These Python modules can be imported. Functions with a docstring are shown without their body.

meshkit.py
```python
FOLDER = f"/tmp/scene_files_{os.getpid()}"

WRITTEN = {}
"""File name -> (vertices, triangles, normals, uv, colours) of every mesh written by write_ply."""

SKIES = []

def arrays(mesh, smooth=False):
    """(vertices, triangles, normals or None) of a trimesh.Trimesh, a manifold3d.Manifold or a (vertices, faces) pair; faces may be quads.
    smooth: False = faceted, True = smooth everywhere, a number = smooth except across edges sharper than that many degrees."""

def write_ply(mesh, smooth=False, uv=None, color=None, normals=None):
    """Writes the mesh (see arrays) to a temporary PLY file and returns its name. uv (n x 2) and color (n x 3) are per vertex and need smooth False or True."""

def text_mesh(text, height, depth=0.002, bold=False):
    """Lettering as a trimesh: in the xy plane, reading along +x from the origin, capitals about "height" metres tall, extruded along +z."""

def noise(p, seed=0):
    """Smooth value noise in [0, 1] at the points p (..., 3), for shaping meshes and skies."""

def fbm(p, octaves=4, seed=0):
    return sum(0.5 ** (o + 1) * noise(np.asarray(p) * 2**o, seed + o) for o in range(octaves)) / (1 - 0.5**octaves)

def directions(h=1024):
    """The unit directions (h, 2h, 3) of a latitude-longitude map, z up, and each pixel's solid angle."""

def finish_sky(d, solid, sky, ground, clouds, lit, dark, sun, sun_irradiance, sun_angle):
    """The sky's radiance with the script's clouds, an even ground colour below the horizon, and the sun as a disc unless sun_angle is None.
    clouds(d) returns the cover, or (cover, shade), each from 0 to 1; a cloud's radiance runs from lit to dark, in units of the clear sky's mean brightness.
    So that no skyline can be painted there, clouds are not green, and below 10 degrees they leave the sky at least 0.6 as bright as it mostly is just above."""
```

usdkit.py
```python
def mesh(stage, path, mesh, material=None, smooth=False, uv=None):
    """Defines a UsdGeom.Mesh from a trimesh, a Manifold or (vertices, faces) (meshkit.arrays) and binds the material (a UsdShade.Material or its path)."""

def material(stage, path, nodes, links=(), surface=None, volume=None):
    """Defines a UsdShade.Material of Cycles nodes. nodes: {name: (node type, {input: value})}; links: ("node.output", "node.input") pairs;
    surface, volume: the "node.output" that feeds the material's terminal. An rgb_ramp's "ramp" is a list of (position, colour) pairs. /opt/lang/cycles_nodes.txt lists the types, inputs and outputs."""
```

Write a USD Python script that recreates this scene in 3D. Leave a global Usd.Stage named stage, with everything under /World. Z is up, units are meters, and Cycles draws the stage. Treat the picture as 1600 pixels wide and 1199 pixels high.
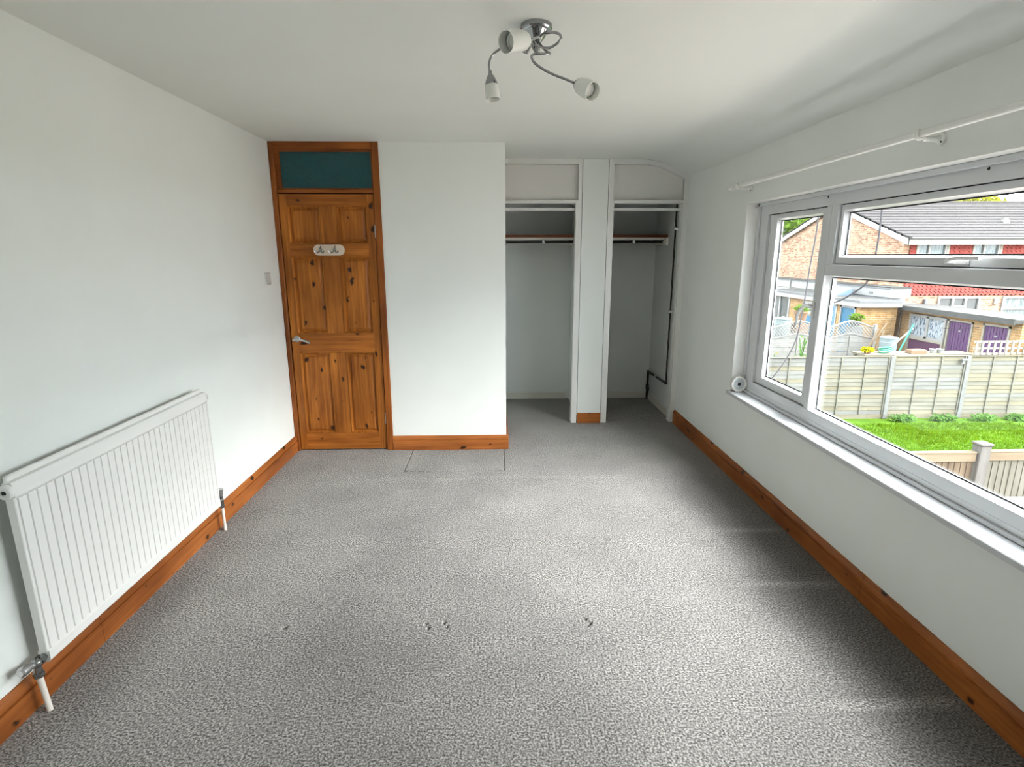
import math
import numpy as np
import trimesh
from shapely.geometry import Polygon, box as sbox, LineString
from shapely.ops import unary_union
from pxr import Usd, UsdGeom, UsdLux, UsdShade, Gf, Sdf, Vt
import usdkit
import meshkit

stage = Usd.Stage.CreateInMemory()
UsdGeom.Xform.Define(stage, '/World')
UsdGeom.Scope.Define(stage, '/World/Looks')
rng = np.random.default_rng(7)

# ---------------------------------------------------------------- camera, sky, exposure
F, PITCH, YAW, ROLL, EYE = 864.9, .2283, .0263, -.0017, 1.5488
cam = UsdGeom.Camera.Define(stage, '/World/camera')
cam.CreateHorizontalApertureAttr(36.0)
cam.CreateFocalLengthAttr(36.0 * F / 1600)
cam.CreateClippingRangeAttr((0.02, 500))
_f = np.array([math.sin(YAW) * math.cos(PITCH), math.cos(YAW) * math.cos(PITCH), -math.sin(PITCH)])
_r0 = np.array([math.cos(YAW), -math.sin(YAW), 0.0])
_u0 = np.cross(_r0, _f)
_r = math.cos(ROLL) * _r0 + math.sin(ROLL) * _u0
_u = math.cos(ROLL) * _u0 - math.sin(ROLL) * _r0
cam.AddTransformOp().Set(Gf.Matrix4d(*_r, 0, *_u, 0, *(-_f), 0, 0, 0, EYE, 1))
cam.CreateExposureAttr(.8)

sky = UsdLux.DomeLight.Define(stage, '/World/overcast_sky')
sky.CreateColorAttr(Gf.Vec3f(0.89, 0.95, 1.0))
sky.CreateIntensityAttr(1.65)
sun = UsdLux.DistantLight.Define(stage, '/World/veiled_sun')          # the sun behind thin cloud, on the window side
sun.CreateAngleAttr(60)
sun.CreateColorAttr(Gf.Vec3f(1.0, 0.995, 0.985))
sun.CreateIntensityAttr(4.4)
_az, _el = math.radians(-26), math.radians(40)
_s = np.array([math.cos(_az) * math.cos(_el), math.sin(_az) * math.cos(_el), math.sin(_el)])
_sx = np.cross([0, 0, 1.0], _s); _sx /= np.linalg.norm(_sx)
_sy = np.cross(_s, _sx)
sun.AddTransformOp().Set(Gf.Matrix4d(*_sx, 0, *_sy, 0, *_s, 0, 0, 0, 0, 1))

# ---------------------------------------------------------------- materials
def mat(name, nodes, links=(), surface='p.BSDF'):
    return usdkit.material(stage, '/World/Looks/' + name, nodes, links, surface=surface)

def plain(name, col, rough=.5, metallic=0., spec=.5, **kw):
    return mat(name, {'p': ('principled_bsdf', {'base_color': col, 'roughness': rough, 'metallic': metallic, 'specular_ior_level': spec, **kw})})

def mottled(name, c1, c2, scale, rough=.6, bump=0., stretch=(1, 1, 1), detail=3, lo=.35, hi=.65, spec=.4):
    n = {'g': ('geometry', {}), 'm': ('mapping', {'scale': stretch}), 'n': ('noise_texture', {'scale': scale, 'detail': detail}),
         'r': ('rgb_ramp', {'ramp': [(0, c1), (lo, c1), (hi, c2), (1, c2)]}), 'p': ('principled_bsdf', {'roughness': rough, 'specular_ior_level': spec})}
    l = [('g.position', 'm.vector'), ('m.vector', 'n.vector'), ('n.fac', 'r.fac'), ('r.color', 'p.base_color')]
    if bump:
        n['b'] = ('bump', {'strength': 1.0, 'distance': bump})
        l += [('n.fac', 'b.height'), ('b.normal', 'p.normal')]
    return mat(name, n, l)

def pine(name, along, dark, light, rough=.42, knots=True, seed=0.0):
    """Stained knotty pine, the grain running along the axis 'along'."""
    st = {'x': (.05, 1, 1), 'y': (1, .05, 1), 'z': (1, 1, .05)}[along]
    n = {'g': ('geometry', {}), 'm': ('mapping', {'scale': st, 'location': (seed, seed * .7, seed * .3)}),
         'n': ('noise_texture', {'scale': 42.0, 'detail': 4.0, 'roughness': .6, 'distortion': .6}),
         'm2': ('mapping', {'scale': tuple(.5 if s == 1 else .25 for s in st), 'location': (seed, 0, seed)}),
         'n2': ('noise_texture', {'scale': 9.0, 'detail': 2.0}),
         'r': ('rgb_ramp', {'ramp': [(.25, dark), (.5, tuple((a + b) / 2 for a, b in zip(dark, light))), (.75, light)]}),
         'r2': ('rgb_ramp', {'ramp': [(.3, (.62, .55, .48)), (.7, (1.15, 1.12, 1.06))]}),
         'mx': ('mix_color', {'blend_type': 'multiply', 'fac': 1.0, 'use_clamp': False}),
         'p': ('principled_bsdf', {'roughness': rough, 'specular_ior_level': .28})}
    l = [('g.position', 'm.vector'), ('m.vector', 'n.vector'), ('g.position', 'm2.vector'), ('m2.vector', 'n2.vector'), ('n.fac', 'r.fac'), ('n2.fac', 'r2.fac'),
         ('r.color', 'mx.a'), ('r2.color', 'mx.b')]
    if knots:
        u, v = {'x': ('x', 'z'), 'y': ('y', 'z'), 'z': ('z', 'x')}[along]
        n |= {'s': ('separate_xyz', {}), 'w': ('noise_texture', {'scale': 16.0, 'detail': 2.0}), 'wm': ('math', {'math_type': 'multiply_add', 'value2': .05, 'value3': seed}),
              'uu': ('math', {'math_type': 'multiply', 'value2': 4.6}), 'vv': ('math', {'math_type': 'multiply', 'value2': 8.2}),
              'ua': ('math', {'math_type': 'add'}), 'va': ('math', {'math_type': 'add'}),
              'c': ('combine_xyz', {}), 'vo': ('voronoi_texture', {'dimensions': '2D', 'scale': 1.0, 'randomness': 1.0}),
              'sc': ('separate_color', {}), 'th': ('map_range', {'from_min': .35, 'from_max': 1.0, 'to_min': -.035, 'to_max': .095, 'clamp': False}),
              'df': ('math', {'math_type': 'subtract'}), 'k': ('map_range', {'from_min': -.012, 'from_max': .055, 'to_min': 0.0, 'to_max': 1.0, 'clamp': True}),
              'kc': ('mix_color', {'blend_type': 'mix', 'a': (.035, .012, .004)})}
        l += [('g.position', 's.vector'), ('g.position', 'w.vector'), ('w.fac', 'wm.value1'), (f's.{u}', 'ua.value1'), ('wm.value', 'ua.value2'), (f's.{v}', 'va.value1'), ('wm.value', 'va.value2'),
              ('ua.value', 'uu.value1'), ('va.value', 'vv.value1'), ('uu.value', 'c.x'), ('vv.value', 'c.y'), ('c.vector', 'vo.vector'),
              ('vo.color', 'sc.color'), ('sc.r', 'th.value'), ('vo.distance', 'df.value1'), ('th.result', 'df.value2'), ('df.value', 'k.value'), ('k.result', 'kc.fac'), ('mx.result', 'kc.b'), ('kc.result', 'p.base_color')]
    else:
        l += [('mx.result', 'p.base_color')]
    return mat(name, n, l)

WALL = mottled('white_wall_paint', (.830, .858, .826), (.848, .876, .846), 3.0, rough=.75, bump=.0, spec=.25)
CEIL = mottled('ceiling_paint', (.82, .838, .80), (.832, .852, .815), 2.0, rough=.85, spec=.2)
GLOSSW = plain('white_gloss_paint', (.83, .83, .80), .32)
CREAMW = plain('cream_gloss_paint', (.78, .76, .68), .35)
PANELW = plain('panel_paint', (.80, .78, .75), .5)
UPVC = plain('white_upvc', (.71, .73, .75), .25, spec=.35)
SILLW = plain('white_window_board', (.56, .58, .60), .3)
GASKET = plain('black_gasket', (.02, .02, .022), .6)
HANDLEW = plain('white_handle', (.8, .8, .8), .3)
RADW = plain('radiator_enamel', (.84, .835, .81), .28)
PIPEW = plain('painted_pipe', (.80, .76, .70), .35)
CHROME = plain('chrome', (.36, .37, .38), .06, metallic=1.)
SATIN = plain('satin_metal', (.62, .62, .63), .28, metallic=1.)
DARKPIPE = plain('dark_copper_pipe', (.035, .028, .024), .4, metallic=.3)
BLACK = plain('black', (.01, .01, .01), .5)
FROST = plain('frosted_glass', (.86, .87, .83), .35, subsurface_weight=.3, subsurface_radius=(.02, .02, .02))
BULB = plain('bulb_glass', (.85, .85, .82), .1)
TEAL = mottled('teal_obscured_glass', (.004, .062, .075), (.006, .085, .098), 90, rough=.18, bump=.0015, spec=.5)
PD, PL = (.235, .066, .008), (.60, .22, .036)
PINE_Z, PINE_X = pine('pine_upright', 'z', PD, PL, seed=.35), pine('pine_across', 'x', (.23, .065, .008), (.54, .19, .032), seed=1.3)
PINE_FRAME = pine('pine_door_frame', 'z', (.22, .06, .010), (.40, .13, .024), knots=False, seed=2.)
PINE_FRAMEX = pine('pine_door_head', 'x', (.22, .06, .010), (.40, .13, .024), knots=False, seed=2.)
PINE_BY, PINE_BX = pine('pine_baseboard_long', 'y', (.24, .07, .016), (.44, .15, .035), seed=.9), pine('pine_baseboard_short', 'x', (.26, .078, .018), (.46, .16, .04), seed=.5)
SHELFWOOD = pine('shelf_edge', 'x', (.16, .05, .02), (.26, .09, .04), knots=False)

# carpet: a fine two-tone twist pile; 'pile' carries brush marks and shade painted in under the window
CARPET = mat('carpet', {
    'g': ('geometry', {}), 'n': ('noise_texture', {'scale': 130.0, 'detail': 3.0, 'roughness': .6}),
    'v': ('voronoi_texture', {'scale': 170.0}), 'sv': ('rgb_to_bw', {}),
    'r': ('rgb_ramp', {'ramp': [(.34, (.062, .059, .057)), (.49, (.215, .205, .194)), (.64, (.47, .448, .425))]}),
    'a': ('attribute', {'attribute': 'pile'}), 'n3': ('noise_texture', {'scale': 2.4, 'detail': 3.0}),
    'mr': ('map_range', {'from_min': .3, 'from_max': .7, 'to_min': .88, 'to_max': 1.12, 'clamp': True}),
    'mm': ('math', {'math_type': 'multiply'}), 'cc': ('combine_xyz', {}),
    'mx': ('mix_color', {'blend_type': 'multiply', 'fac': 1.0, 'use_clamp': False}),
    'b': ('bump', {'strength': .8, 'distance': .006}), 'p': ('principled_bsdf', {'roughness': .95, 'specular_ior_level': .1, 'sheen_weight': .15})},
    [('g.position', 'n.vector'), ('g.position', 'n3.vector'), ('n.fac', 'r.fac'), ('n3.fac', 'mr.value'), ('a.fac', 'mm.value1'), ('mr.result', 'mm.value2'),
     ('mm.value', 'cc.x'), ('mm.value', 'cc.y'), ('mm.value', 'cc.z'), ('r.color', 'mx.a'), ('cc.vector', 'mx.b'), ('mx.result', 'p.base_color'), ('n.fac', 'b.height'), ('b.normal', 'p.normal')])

GLASS = mat('window_glass', {'f': ('layer_weight', {'blend': .5}), 'pw': ('math', {'math_type': 'power', 'value2': 5.0}), 'mr': ('map_range', {'to_min': .03, 'to_max': 1.0}),
                            't': ('transparent_bsdf', {'color': (.98, .99, .985)}), 'gl': ('glossy_bsdf', {'color': (1, 1, 1), 'roughness': .0}), 'm': ('mix_closure', {})},
            [('f.facing', 'pw.value1'), ('pw.value', 'mr.value'), ('mr.result', 'm.fac'), ('t.BSDF', 'm.closure1'), ('gl.BSDF', 'm.closure2')], surface='m.closure')

def brick_mat(name, axis, c1, c2, mortar):
    n = {'g': ('geometry', {}), 's': ('separate_xyz', {}), 'c': ('combine_xyz', {}),
         'k': ('brick_texture', {'scale': 1.0, 'brick_width': .225, 'row_height': .075, 'mortar_size': .009, 'mortar_smooth': .2, 'color1': c1, 'color2': c2, 'mortar': mortar, 'bias': .0}),
         'n': ('noise_texture', {'scale': 5.0, 'detail': 3.0}), 'r': ('rgb_ramp', {'ramp': [(.3, (.75, .72, .7)), (.7, (1.2, 1.18, 1.15))]}), 'mx': ('mix_color', {'blend_type': 'multiply', 'fac': 1.0, 'use_clamp': False}),
         'b': ('bump', {'invert': True, 'strength': .6, 'distance': .01}), 'p': ('principled_bsdf', {'roughness': .9, 'specular_ior_level': .2})}
    return mat(name, n, [('g.position', 's.vector'), (f's.{axis}', 'c.x'), ('s.z', 'c.y'), ('c.vector', 'k.vector'), ('g.position', 'n.vector'), ('n.fac', 'r.fac'), ('k.color', 'mx.a'), ('r.color', 'mx.b'),
                         ('mx.result', 'p.base_color'), ('k.fac', 'b.height'), ('b.normal', 'p.normal')])

BR_Y = brick_mat('gable_brick', 'y', (0.386, 0.244, 0.161), (0.184, 0.0966, 0.0644), (0.331, 0.276, 0.216))
BR_X = brick_mat('front_brick', 'x', (0.386, 0.244, 0.161), (0.184, 0.0966, 0.0644), (0.331, 0.276, 0.216))
YB_Y = brick_mat('outhouse_brick_side', 'y', (0.288, 0.175, 0.0714), (0.23, 0.128, 0.0476), (0.288, 0.246, 0.175))
YB_X = brick_mat('outhouse_brick_front', 'x', (0.288, 0.175, 0.0714), (0.23, 0.128, 0.0476), (0.288, 0.246, 0.175))
ROOFT = mottled('roof_tile', (0.0333, 0.0293, 0.0293), (0.0448, 0.0408, 0.0408), 6.0, rough=.85, spec=.2)
ROOFT2 = mottled('roof_tile_lighter', (0.0384, 0.0345, 0.0345), (0.0512, 0.046, 0.046), 6.0, rough=.85, spec=.2)
REDT = mottled('red_hanging_tile', (0.178, 0.0299, 0.0244), (0.217, 0.0407, 0.0325), 4.0, rough=.8, spec=.2)
WHITEX = plain('white_outdoor_paint', (0.213, 0.213, 0.205), .45)
WHITEP = mottled('peeling_white_paint', (0.112, 0.103, 0.0929), (0.219, 0.215, 0.205), 7.0, rough=.6, stretch=(1, 1, .6), lo=.28, hi=.36)
CREAMX = plain('cream_outdoor_paint', (0.205, 0.189, 0.151), .6)
FELT = mottled('roofing_felt', (0.0357, 0.0357, 0.0336), (0.0525, 0.0525, 0.0491), 8.0, rough=.9)
FELTD = plain('dark_roof_edge', (.10, .105, .11), .7)
PURPLE = mottled('purple_boards', (0.0515, 0.0178, 0.0673), (0.0653, 0.0238, 0.0808), 8.0, rough=.6, stretch=(1, 1, .1))
PURPLED = mottled('plum_panel', (0.0554, 0.0139, 0.0475), (0.0673, 0.0198, 0.0554), 8.0, rough=.6)
BLUE = mottled('blue_door_paint', (0.0125, 0.085, 0.16), (0.02, 0.105, 0.185), 5.0, rough=.5)
PANEDARK = plain('dark_window_pane', (.045, .055, .06), .08, spec=.8)
PANEBLUE = mottled('curtained_pane', (0.05, 0.075, 0.08), (0.15, 0.175, 0.18), 5.0, rough=.12, stretch=(4, 4, .6), spec=.6)
LACE = mottled('lace_curtain', (.045, .075, .115), (.27, .30, .32), 16.0, rough=.35, stretch=(1, 1.3, .5), lo=.42, hi=.52)
FENCE1 = mottled('weathered_lap_board', (0.0984, 0.0938, 0.0751), (0.135, 0.13, 0.106), 6.0, rough=.85, stretch=(.15, 1, 1), spec=.2)
FENCE2 = mottled('weathered_lap_board_yellow', (0.106, 0.0938, 0.0661), (0.142, 0.13, 0.0938), 6.0, rough=.85, stretch=(.15, 1, 1), spec=.2)
FENCE3 = mottled('weathered_lap_board_grey', (0.0966, 0.0966, 0.0908), (0.13, 0.13, 0.121), 6.0, rough=.85, stretch=(.15, 1, 1), spec=.2)
CONCRETE = mottled('concrete_post', (0.109, 0.11, 0.109), (0.138, 0.142, 0.138), 9.0, rough=.9, spec=.2)
NB1 = mottled('tan_fence_board', (0.0608, 0.0431, 0.028), (0.0938, 0.0704, 0.0466), 9.0, rough=.85, stretch=(1, 1, .12), spec=.2)
NB2 = mottled('grey_fence_board', (0.0704, 0.0654, 0.0512), (0.0975, 0.0938, 0.0766), 9.0, rough=.85, stretch=(1, 1, .12), spec=.2)
NRAIL = mottled('fence_rail', (0.104, 0.0782, 0.0492), (0.134, 0.109, 0.0747), 7.0, rough=.8, stretch=(.12, 1, 1), spec=.2)
NPOST = mottled('grey_timber_post', (0.0634, 0.0593, 0.0534), (0.0966, 0.0938, 0.0873), 9.0, rough=.9, stretch=(1, 1, .1), spec=.2)
TRELL = mottled('pale_trellis', (0.14, 0.14, 0.129), (0.177, 0.172, 0.162), 6.0, rough=.85, spec=.2)
GRASSB = mottled('lawn_soil', (0.0362, 0.0804, 0.00483), (0.0563, 0.117, 0.00804), 2.0, rough=.95, spec=.1)
PAVING = mottled('pink_paving', (0.3, 0.247, 0.21), (0.36, 0.307, 0.27), 4.0, rough=.9)
GROUNDM = mottled('garden_ground', (0.085, 0.075, 0.055), (0.12, 0.105, 0.08), 3.0, rough=.95)

def leaf_mat(name, col, tr=.45):
    return mat(name, {'g': ('geometry', {}), 'n': ('noise_texture', {'scale': 3.0}), 'h': ('hsv', {'hue': .5, 'color': col}), 'mr': ('map_range', {'from_min': .3, 'from_max': .7, 'to_min': .75, 'to_max': 1.25}),
                      'd': ('diffuse_bsdf', {}), 't': ('translucent_bsdf', {}), 'm': ('mix_closure', {'fac': tr})},
               [('g.position', 'n.vector'), ('n.fac', 'mr.value'), ('mr.result', 'h.value'), ('h.color', 'd.color'), ('h.color', 't.color'), ('d.BSDF', 'm.closure1'), ('t.BSDF', 'm.closure2')], surface='m.closure')
GRASSL = leaf_mat('grass_blade', (0.0765, 0.149, 0.00804))
LEAFG = leaf_mat('leaf_green', (0.1, 0.17, 0.025))
LEAFY = leaf_mat('leaf_yellow_green', (0.18, 0.18, 0.025))
LEAFD = leaf_mat('leaf_weed', (0.09, 0.188, 0.045))
YELLOWF = leaf_mat('yellow_flower', (0.31, 0.29, 0.01), .3)
TEALP = plain('teal_hose', (0.01, 0.16, 0.1), .4)
BUTT = plain('pale_blue_plastic', (0.153, 0.187, 0.191), .45)
TERRA = plain('terracotta', (0.145, 0.0808, 0.0425), .8)
POLE = plain('bamboo_pole', (0.145, 0.106, 0.0638), .7)
CABLE = plain('grey_cable', (.05, .05, .055), .8, spec=.1)
BARK = plain('bark', (.10, .07, .05), .9)
SOLAR = plain('solar_panel_glass', (.16, .22, .36), .15)

# ---------------------------------------------------------------- helpers
taken = {}
def numbered(parent, name):
    k = (parent, name); n = taken.get(k, 0); taken[k] = n + 1
    return f'{parent}/{name}' + (f'_{n:03d}' if n else '')

def put(prim, label=None, cat=None, group=None, kind=None):
    for k, v in (('label', label), ('category', cat), ('group', group), ('kind', kind)):
        if v: prim.SetCustomDataByKey(k, v)
    return prim

ORIGIN = {}
def thing(name, label, cat=None, loc=(0, 0, 0), group=None, kind=None):
    p = numbered('/World', name)
    x = UsdGeom.Xform.Define(stage, p); x.AddTranslateOp().Set(Gf.Vec3d(*map(float, loc)))
    ORIGIN[p] = np.array(loc, float)
    put(x.GetPrim(), label, cat, group, kind)
    return p

def part(parent, name, mesh, material, smooth=False, label=None, kind=None):
    """A mesh in world coordinates, stored relative to its thing."""
    p = numbered(parent, name)
    top = '/'.join(parent.split('/')[:3])
    v, f, _ = meshkit.arrays(mesh)
    m = usdkit.mesh(stage, p, (v - ORIGIN.get(top, np.zeros(3)), f), material, smooth=smooth)
    put(m.GetPrim(), label, None, None, kind)
    return p

def single(name, mesh, material, label, cat=None, smooth=False, group=None, kind=None):
    p = numbered('/World', name)
    m = usdkit.mesh(stage, p, mesh, material, smooth=smooth)
    put(m.GetPrim(), label, cat, group, kind)
    return p

cat = trimesh.util.concatenate
def bx(x0, x1, y0, y1, z0, z1, c=0.0):
    x0, x1 = min(x0, x1), max(x0, x1); y0, y1 = min(y0, y1), max(y0, y1); z0, z1 = min(z0, z1), max(z0, z1)
    if not c:
        return trimesh.creation.box(bounds=[[x0, y0, z0], [x1, y1, z1]])
    pts = []
    for sx, X in ((1, x0), (-1, x1)):
        for sy, Y in ((1, y0), (-1, y1)):
            for sz, Z in ((1, z0), (-1, z1)):
                pts += [(X, Y + sy * c, Z + sz * c), (X + sx * c, Y, Z + sz * c), (X + sx * c, Y + sy * c, Z)]
    return trimesh.convex.convex_hull(np.array(pts))

def prism(poly, axis, a, b):
    """Extrude a shapely polygon from a to b along an axis. Plane coordinates: x: (y,z); y: (x,z); z: (x,y)."""
    out = []
    for g in getattr(poly, 'geoms', [poly]):
        if g.is_empty: continue
        m = trimesh.creation.extrude_polygon(g, b - a, engine='earcut')
        v = m.vertices.copy(); n = np.empty_like(v)
        if axis == 'x': n[:, 0], n[:, 1], n[:, 2] = v[:, 2] + a, v[:, 0], v[:, 1]
        elif axis == 'y': n[:, 0], n[:, 1], n[:, 2] = v[:, 0], v[:, 2] + a, v[:, 1]
        else: n[:, 0], n[:, 1], n[:, 2] = v[:, 0], v[:, 1], v[:, 2] + a
        f = m.faces[:, ::-1] if axis == 'y' else m.faces
        out.append(trimesh.Trimesh(n, f, process=False))
    return cat(out)

def ring(axis, u0, u1, v0, v1, w, a, b, w2=None):
    i = w if np.ndim(w) else (w, w, w, w)
    return prism(sbox(u0, v0, u1, v1) - sbox(u0 + i[0], v0 + i[2], u1 - i[1], v1 - i[3]), axis, a, b)

def bevel_ring_x(o, i, xo, xi):
    """Sloping glazing bead: a four-sided frame surface from the outer rectangle at xo to the inner one at xi (y0,y1,z0,z1)."""
    def rect(r, x): return [(x, r[0], r[2]), (x, r[1], r[2]), (x, r[1], r[3]), (x, r[0], r[3])]
    v = rect(o, xo) + rect(i, xi) + rect(o, xi)
    f = []
    for k in range(4):
        j = (k + 1) % 4
        f += [(k, j, 4 + j), (k, 4 + j, 4 + k), (4 + k, 4 + j, 8 + j), (4 + k, 8 + j, 8 + k), (8 + k, 8 + j, j), (8 + k, j, k)]
    m = trimesh.Trimesh(np.array(v, float), f, process=False); m.fix_normals(); return m

def smooth_path(pts, n=14):
    p = np.array(pts, float)
    if len(p) < 3: return p
    q = np.vstack([2 * p[0] - p[1], p, 2 * p[-1] - p[-2]]); out = []
    for i in range(1, len(q) - 2):
        t = np.linspace(0, 1, n, endpoint=False)[:, None]
        a, b, c, d = q[i - 1], q[i], q[i + 1], q[i + 2]
        out.append(.5 * (2 * b + (c - a) * t + (2 * a - 5 * b + 4 * c - d) * t ** 2 + (-a + 3 * b - 3 * c + d) * t ** 3))
    return np.vstack(out + [p[-1:]])

def tube(pts, r, sides=10, curve=False, caps=True):
    p = smooth_path(pts) if curve else np.array(pts, float)
    d = np.gradient(p, axis=0); d /= np.linalg.norm(d, axis=1, keepdims=True)
    up = np.array([0, 0, 1.0]) if abs(d[0][2]) < .9 else np.array([1.0, 0, 0])
    n = np.cross(d[0], up); n /= np.linalg.norm(n)
    rr = np.broadcast_to(r, len(p)); V = []
    a = np.linspace(0, 2 * np.pi, sides, endpoint=False)
    for k in range(len(p)):
        n = n - d[k] * np.dot(n, d[k]); n /= np.linalg.norm(n); b = np.cross(d[k], n)
        V.append(p[k] + rr[k] * (np.cos(a)[:, None] * n + np.sin(a)[:, None] * b))
    V = np.vstack(V); f = []
    for k in range(len(p) - 1):
        for i in range(sides):
            j = (i + 1) % sides; A, B, C, D = k * sides + i, k * sides + j, (k + 1) * sides + j, (k + 1) * sides + i
            f += [(A, B, C), (A, C, D)]
    if caps:
        c0, c1 = len(V), len(V) + 1; V = np.vstack([V, p[:1], p[-1:]]); e = (len(p) - 1) * sides
        f += [(c0, (i + 1) % sides, i) for i in range(sides)] + [(c1, e + i, e + (i + 1) % sides) for i in range(sides)]
    m = trimesh.Trimesh(V, f, process=False)
    if m.volume < 0: m.invert()
    return m

def lathe(profile, base, direction=(0, 0, 1), n=32):
    """Revolve (radius, height) pairs about the axis that leaves base in the given direction."""
    m = trimesh.creation.revolve(np.array(profile, float), sections=n)
    d = np.array(direction, float); d /= np.linalg.norm(d)
    T = trimesh.geometry.align_vectors([0, 0, 1], d); T[:3, 3] = base
    m.apply_transform(T)
    if m.is_watertight and m.volume < 0: m.invert()
    return m

def leaves(centre, radii, n, size, seed, flat=.0, shell=.55):
    """Loose leaf quads filling an ellipsoid."""
    g = np.random.default_rng(seed)
    d = g.normal(size=(n, 3)); d /= np.linalg.norm(d, axis=1, keepdims=True)
    lump = .75 + .5 * meshkit.noise(d * 2.2 + seed, seed)
    r = (shell + (1 - shell) * g.random((n, 1))) * lump[:, None]
    c = np.array(centre) + d * r * np.array(radii)
    u = g.normal(size=(n, 3)); u /= np.linalg.norm(u, axis=1, keepdims=True)
    w = np.cross(u, g.normal(size=(n, 3))); w /= np.linalg.norm(w, axis=1, keepdims=True)
    s = size * (.6 + .8 * g.random((n, 1)))
    V = np.stack([c - u * s, c + w * s * .45, c + u * s, c - w * s * .45], 1).reshape(-1, 3)
    i = np.arange(n)[:, None] * 4
    return V, np.vstack([i + [0, 1, 2], i + [0, 2, 3]])

# ---------------------------------------------------------------- the room
WL, WR, YD, YW, YB, H, YN = -1.64, 1.665, 4.31, 5.0, 5.93, 2.346, -0.35   # left, right, door wall, wardrobe front, wardrobe back, ceiling, near wall
HS, XS, XE = 2.21, 1.36, .066
T = .12

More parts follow.
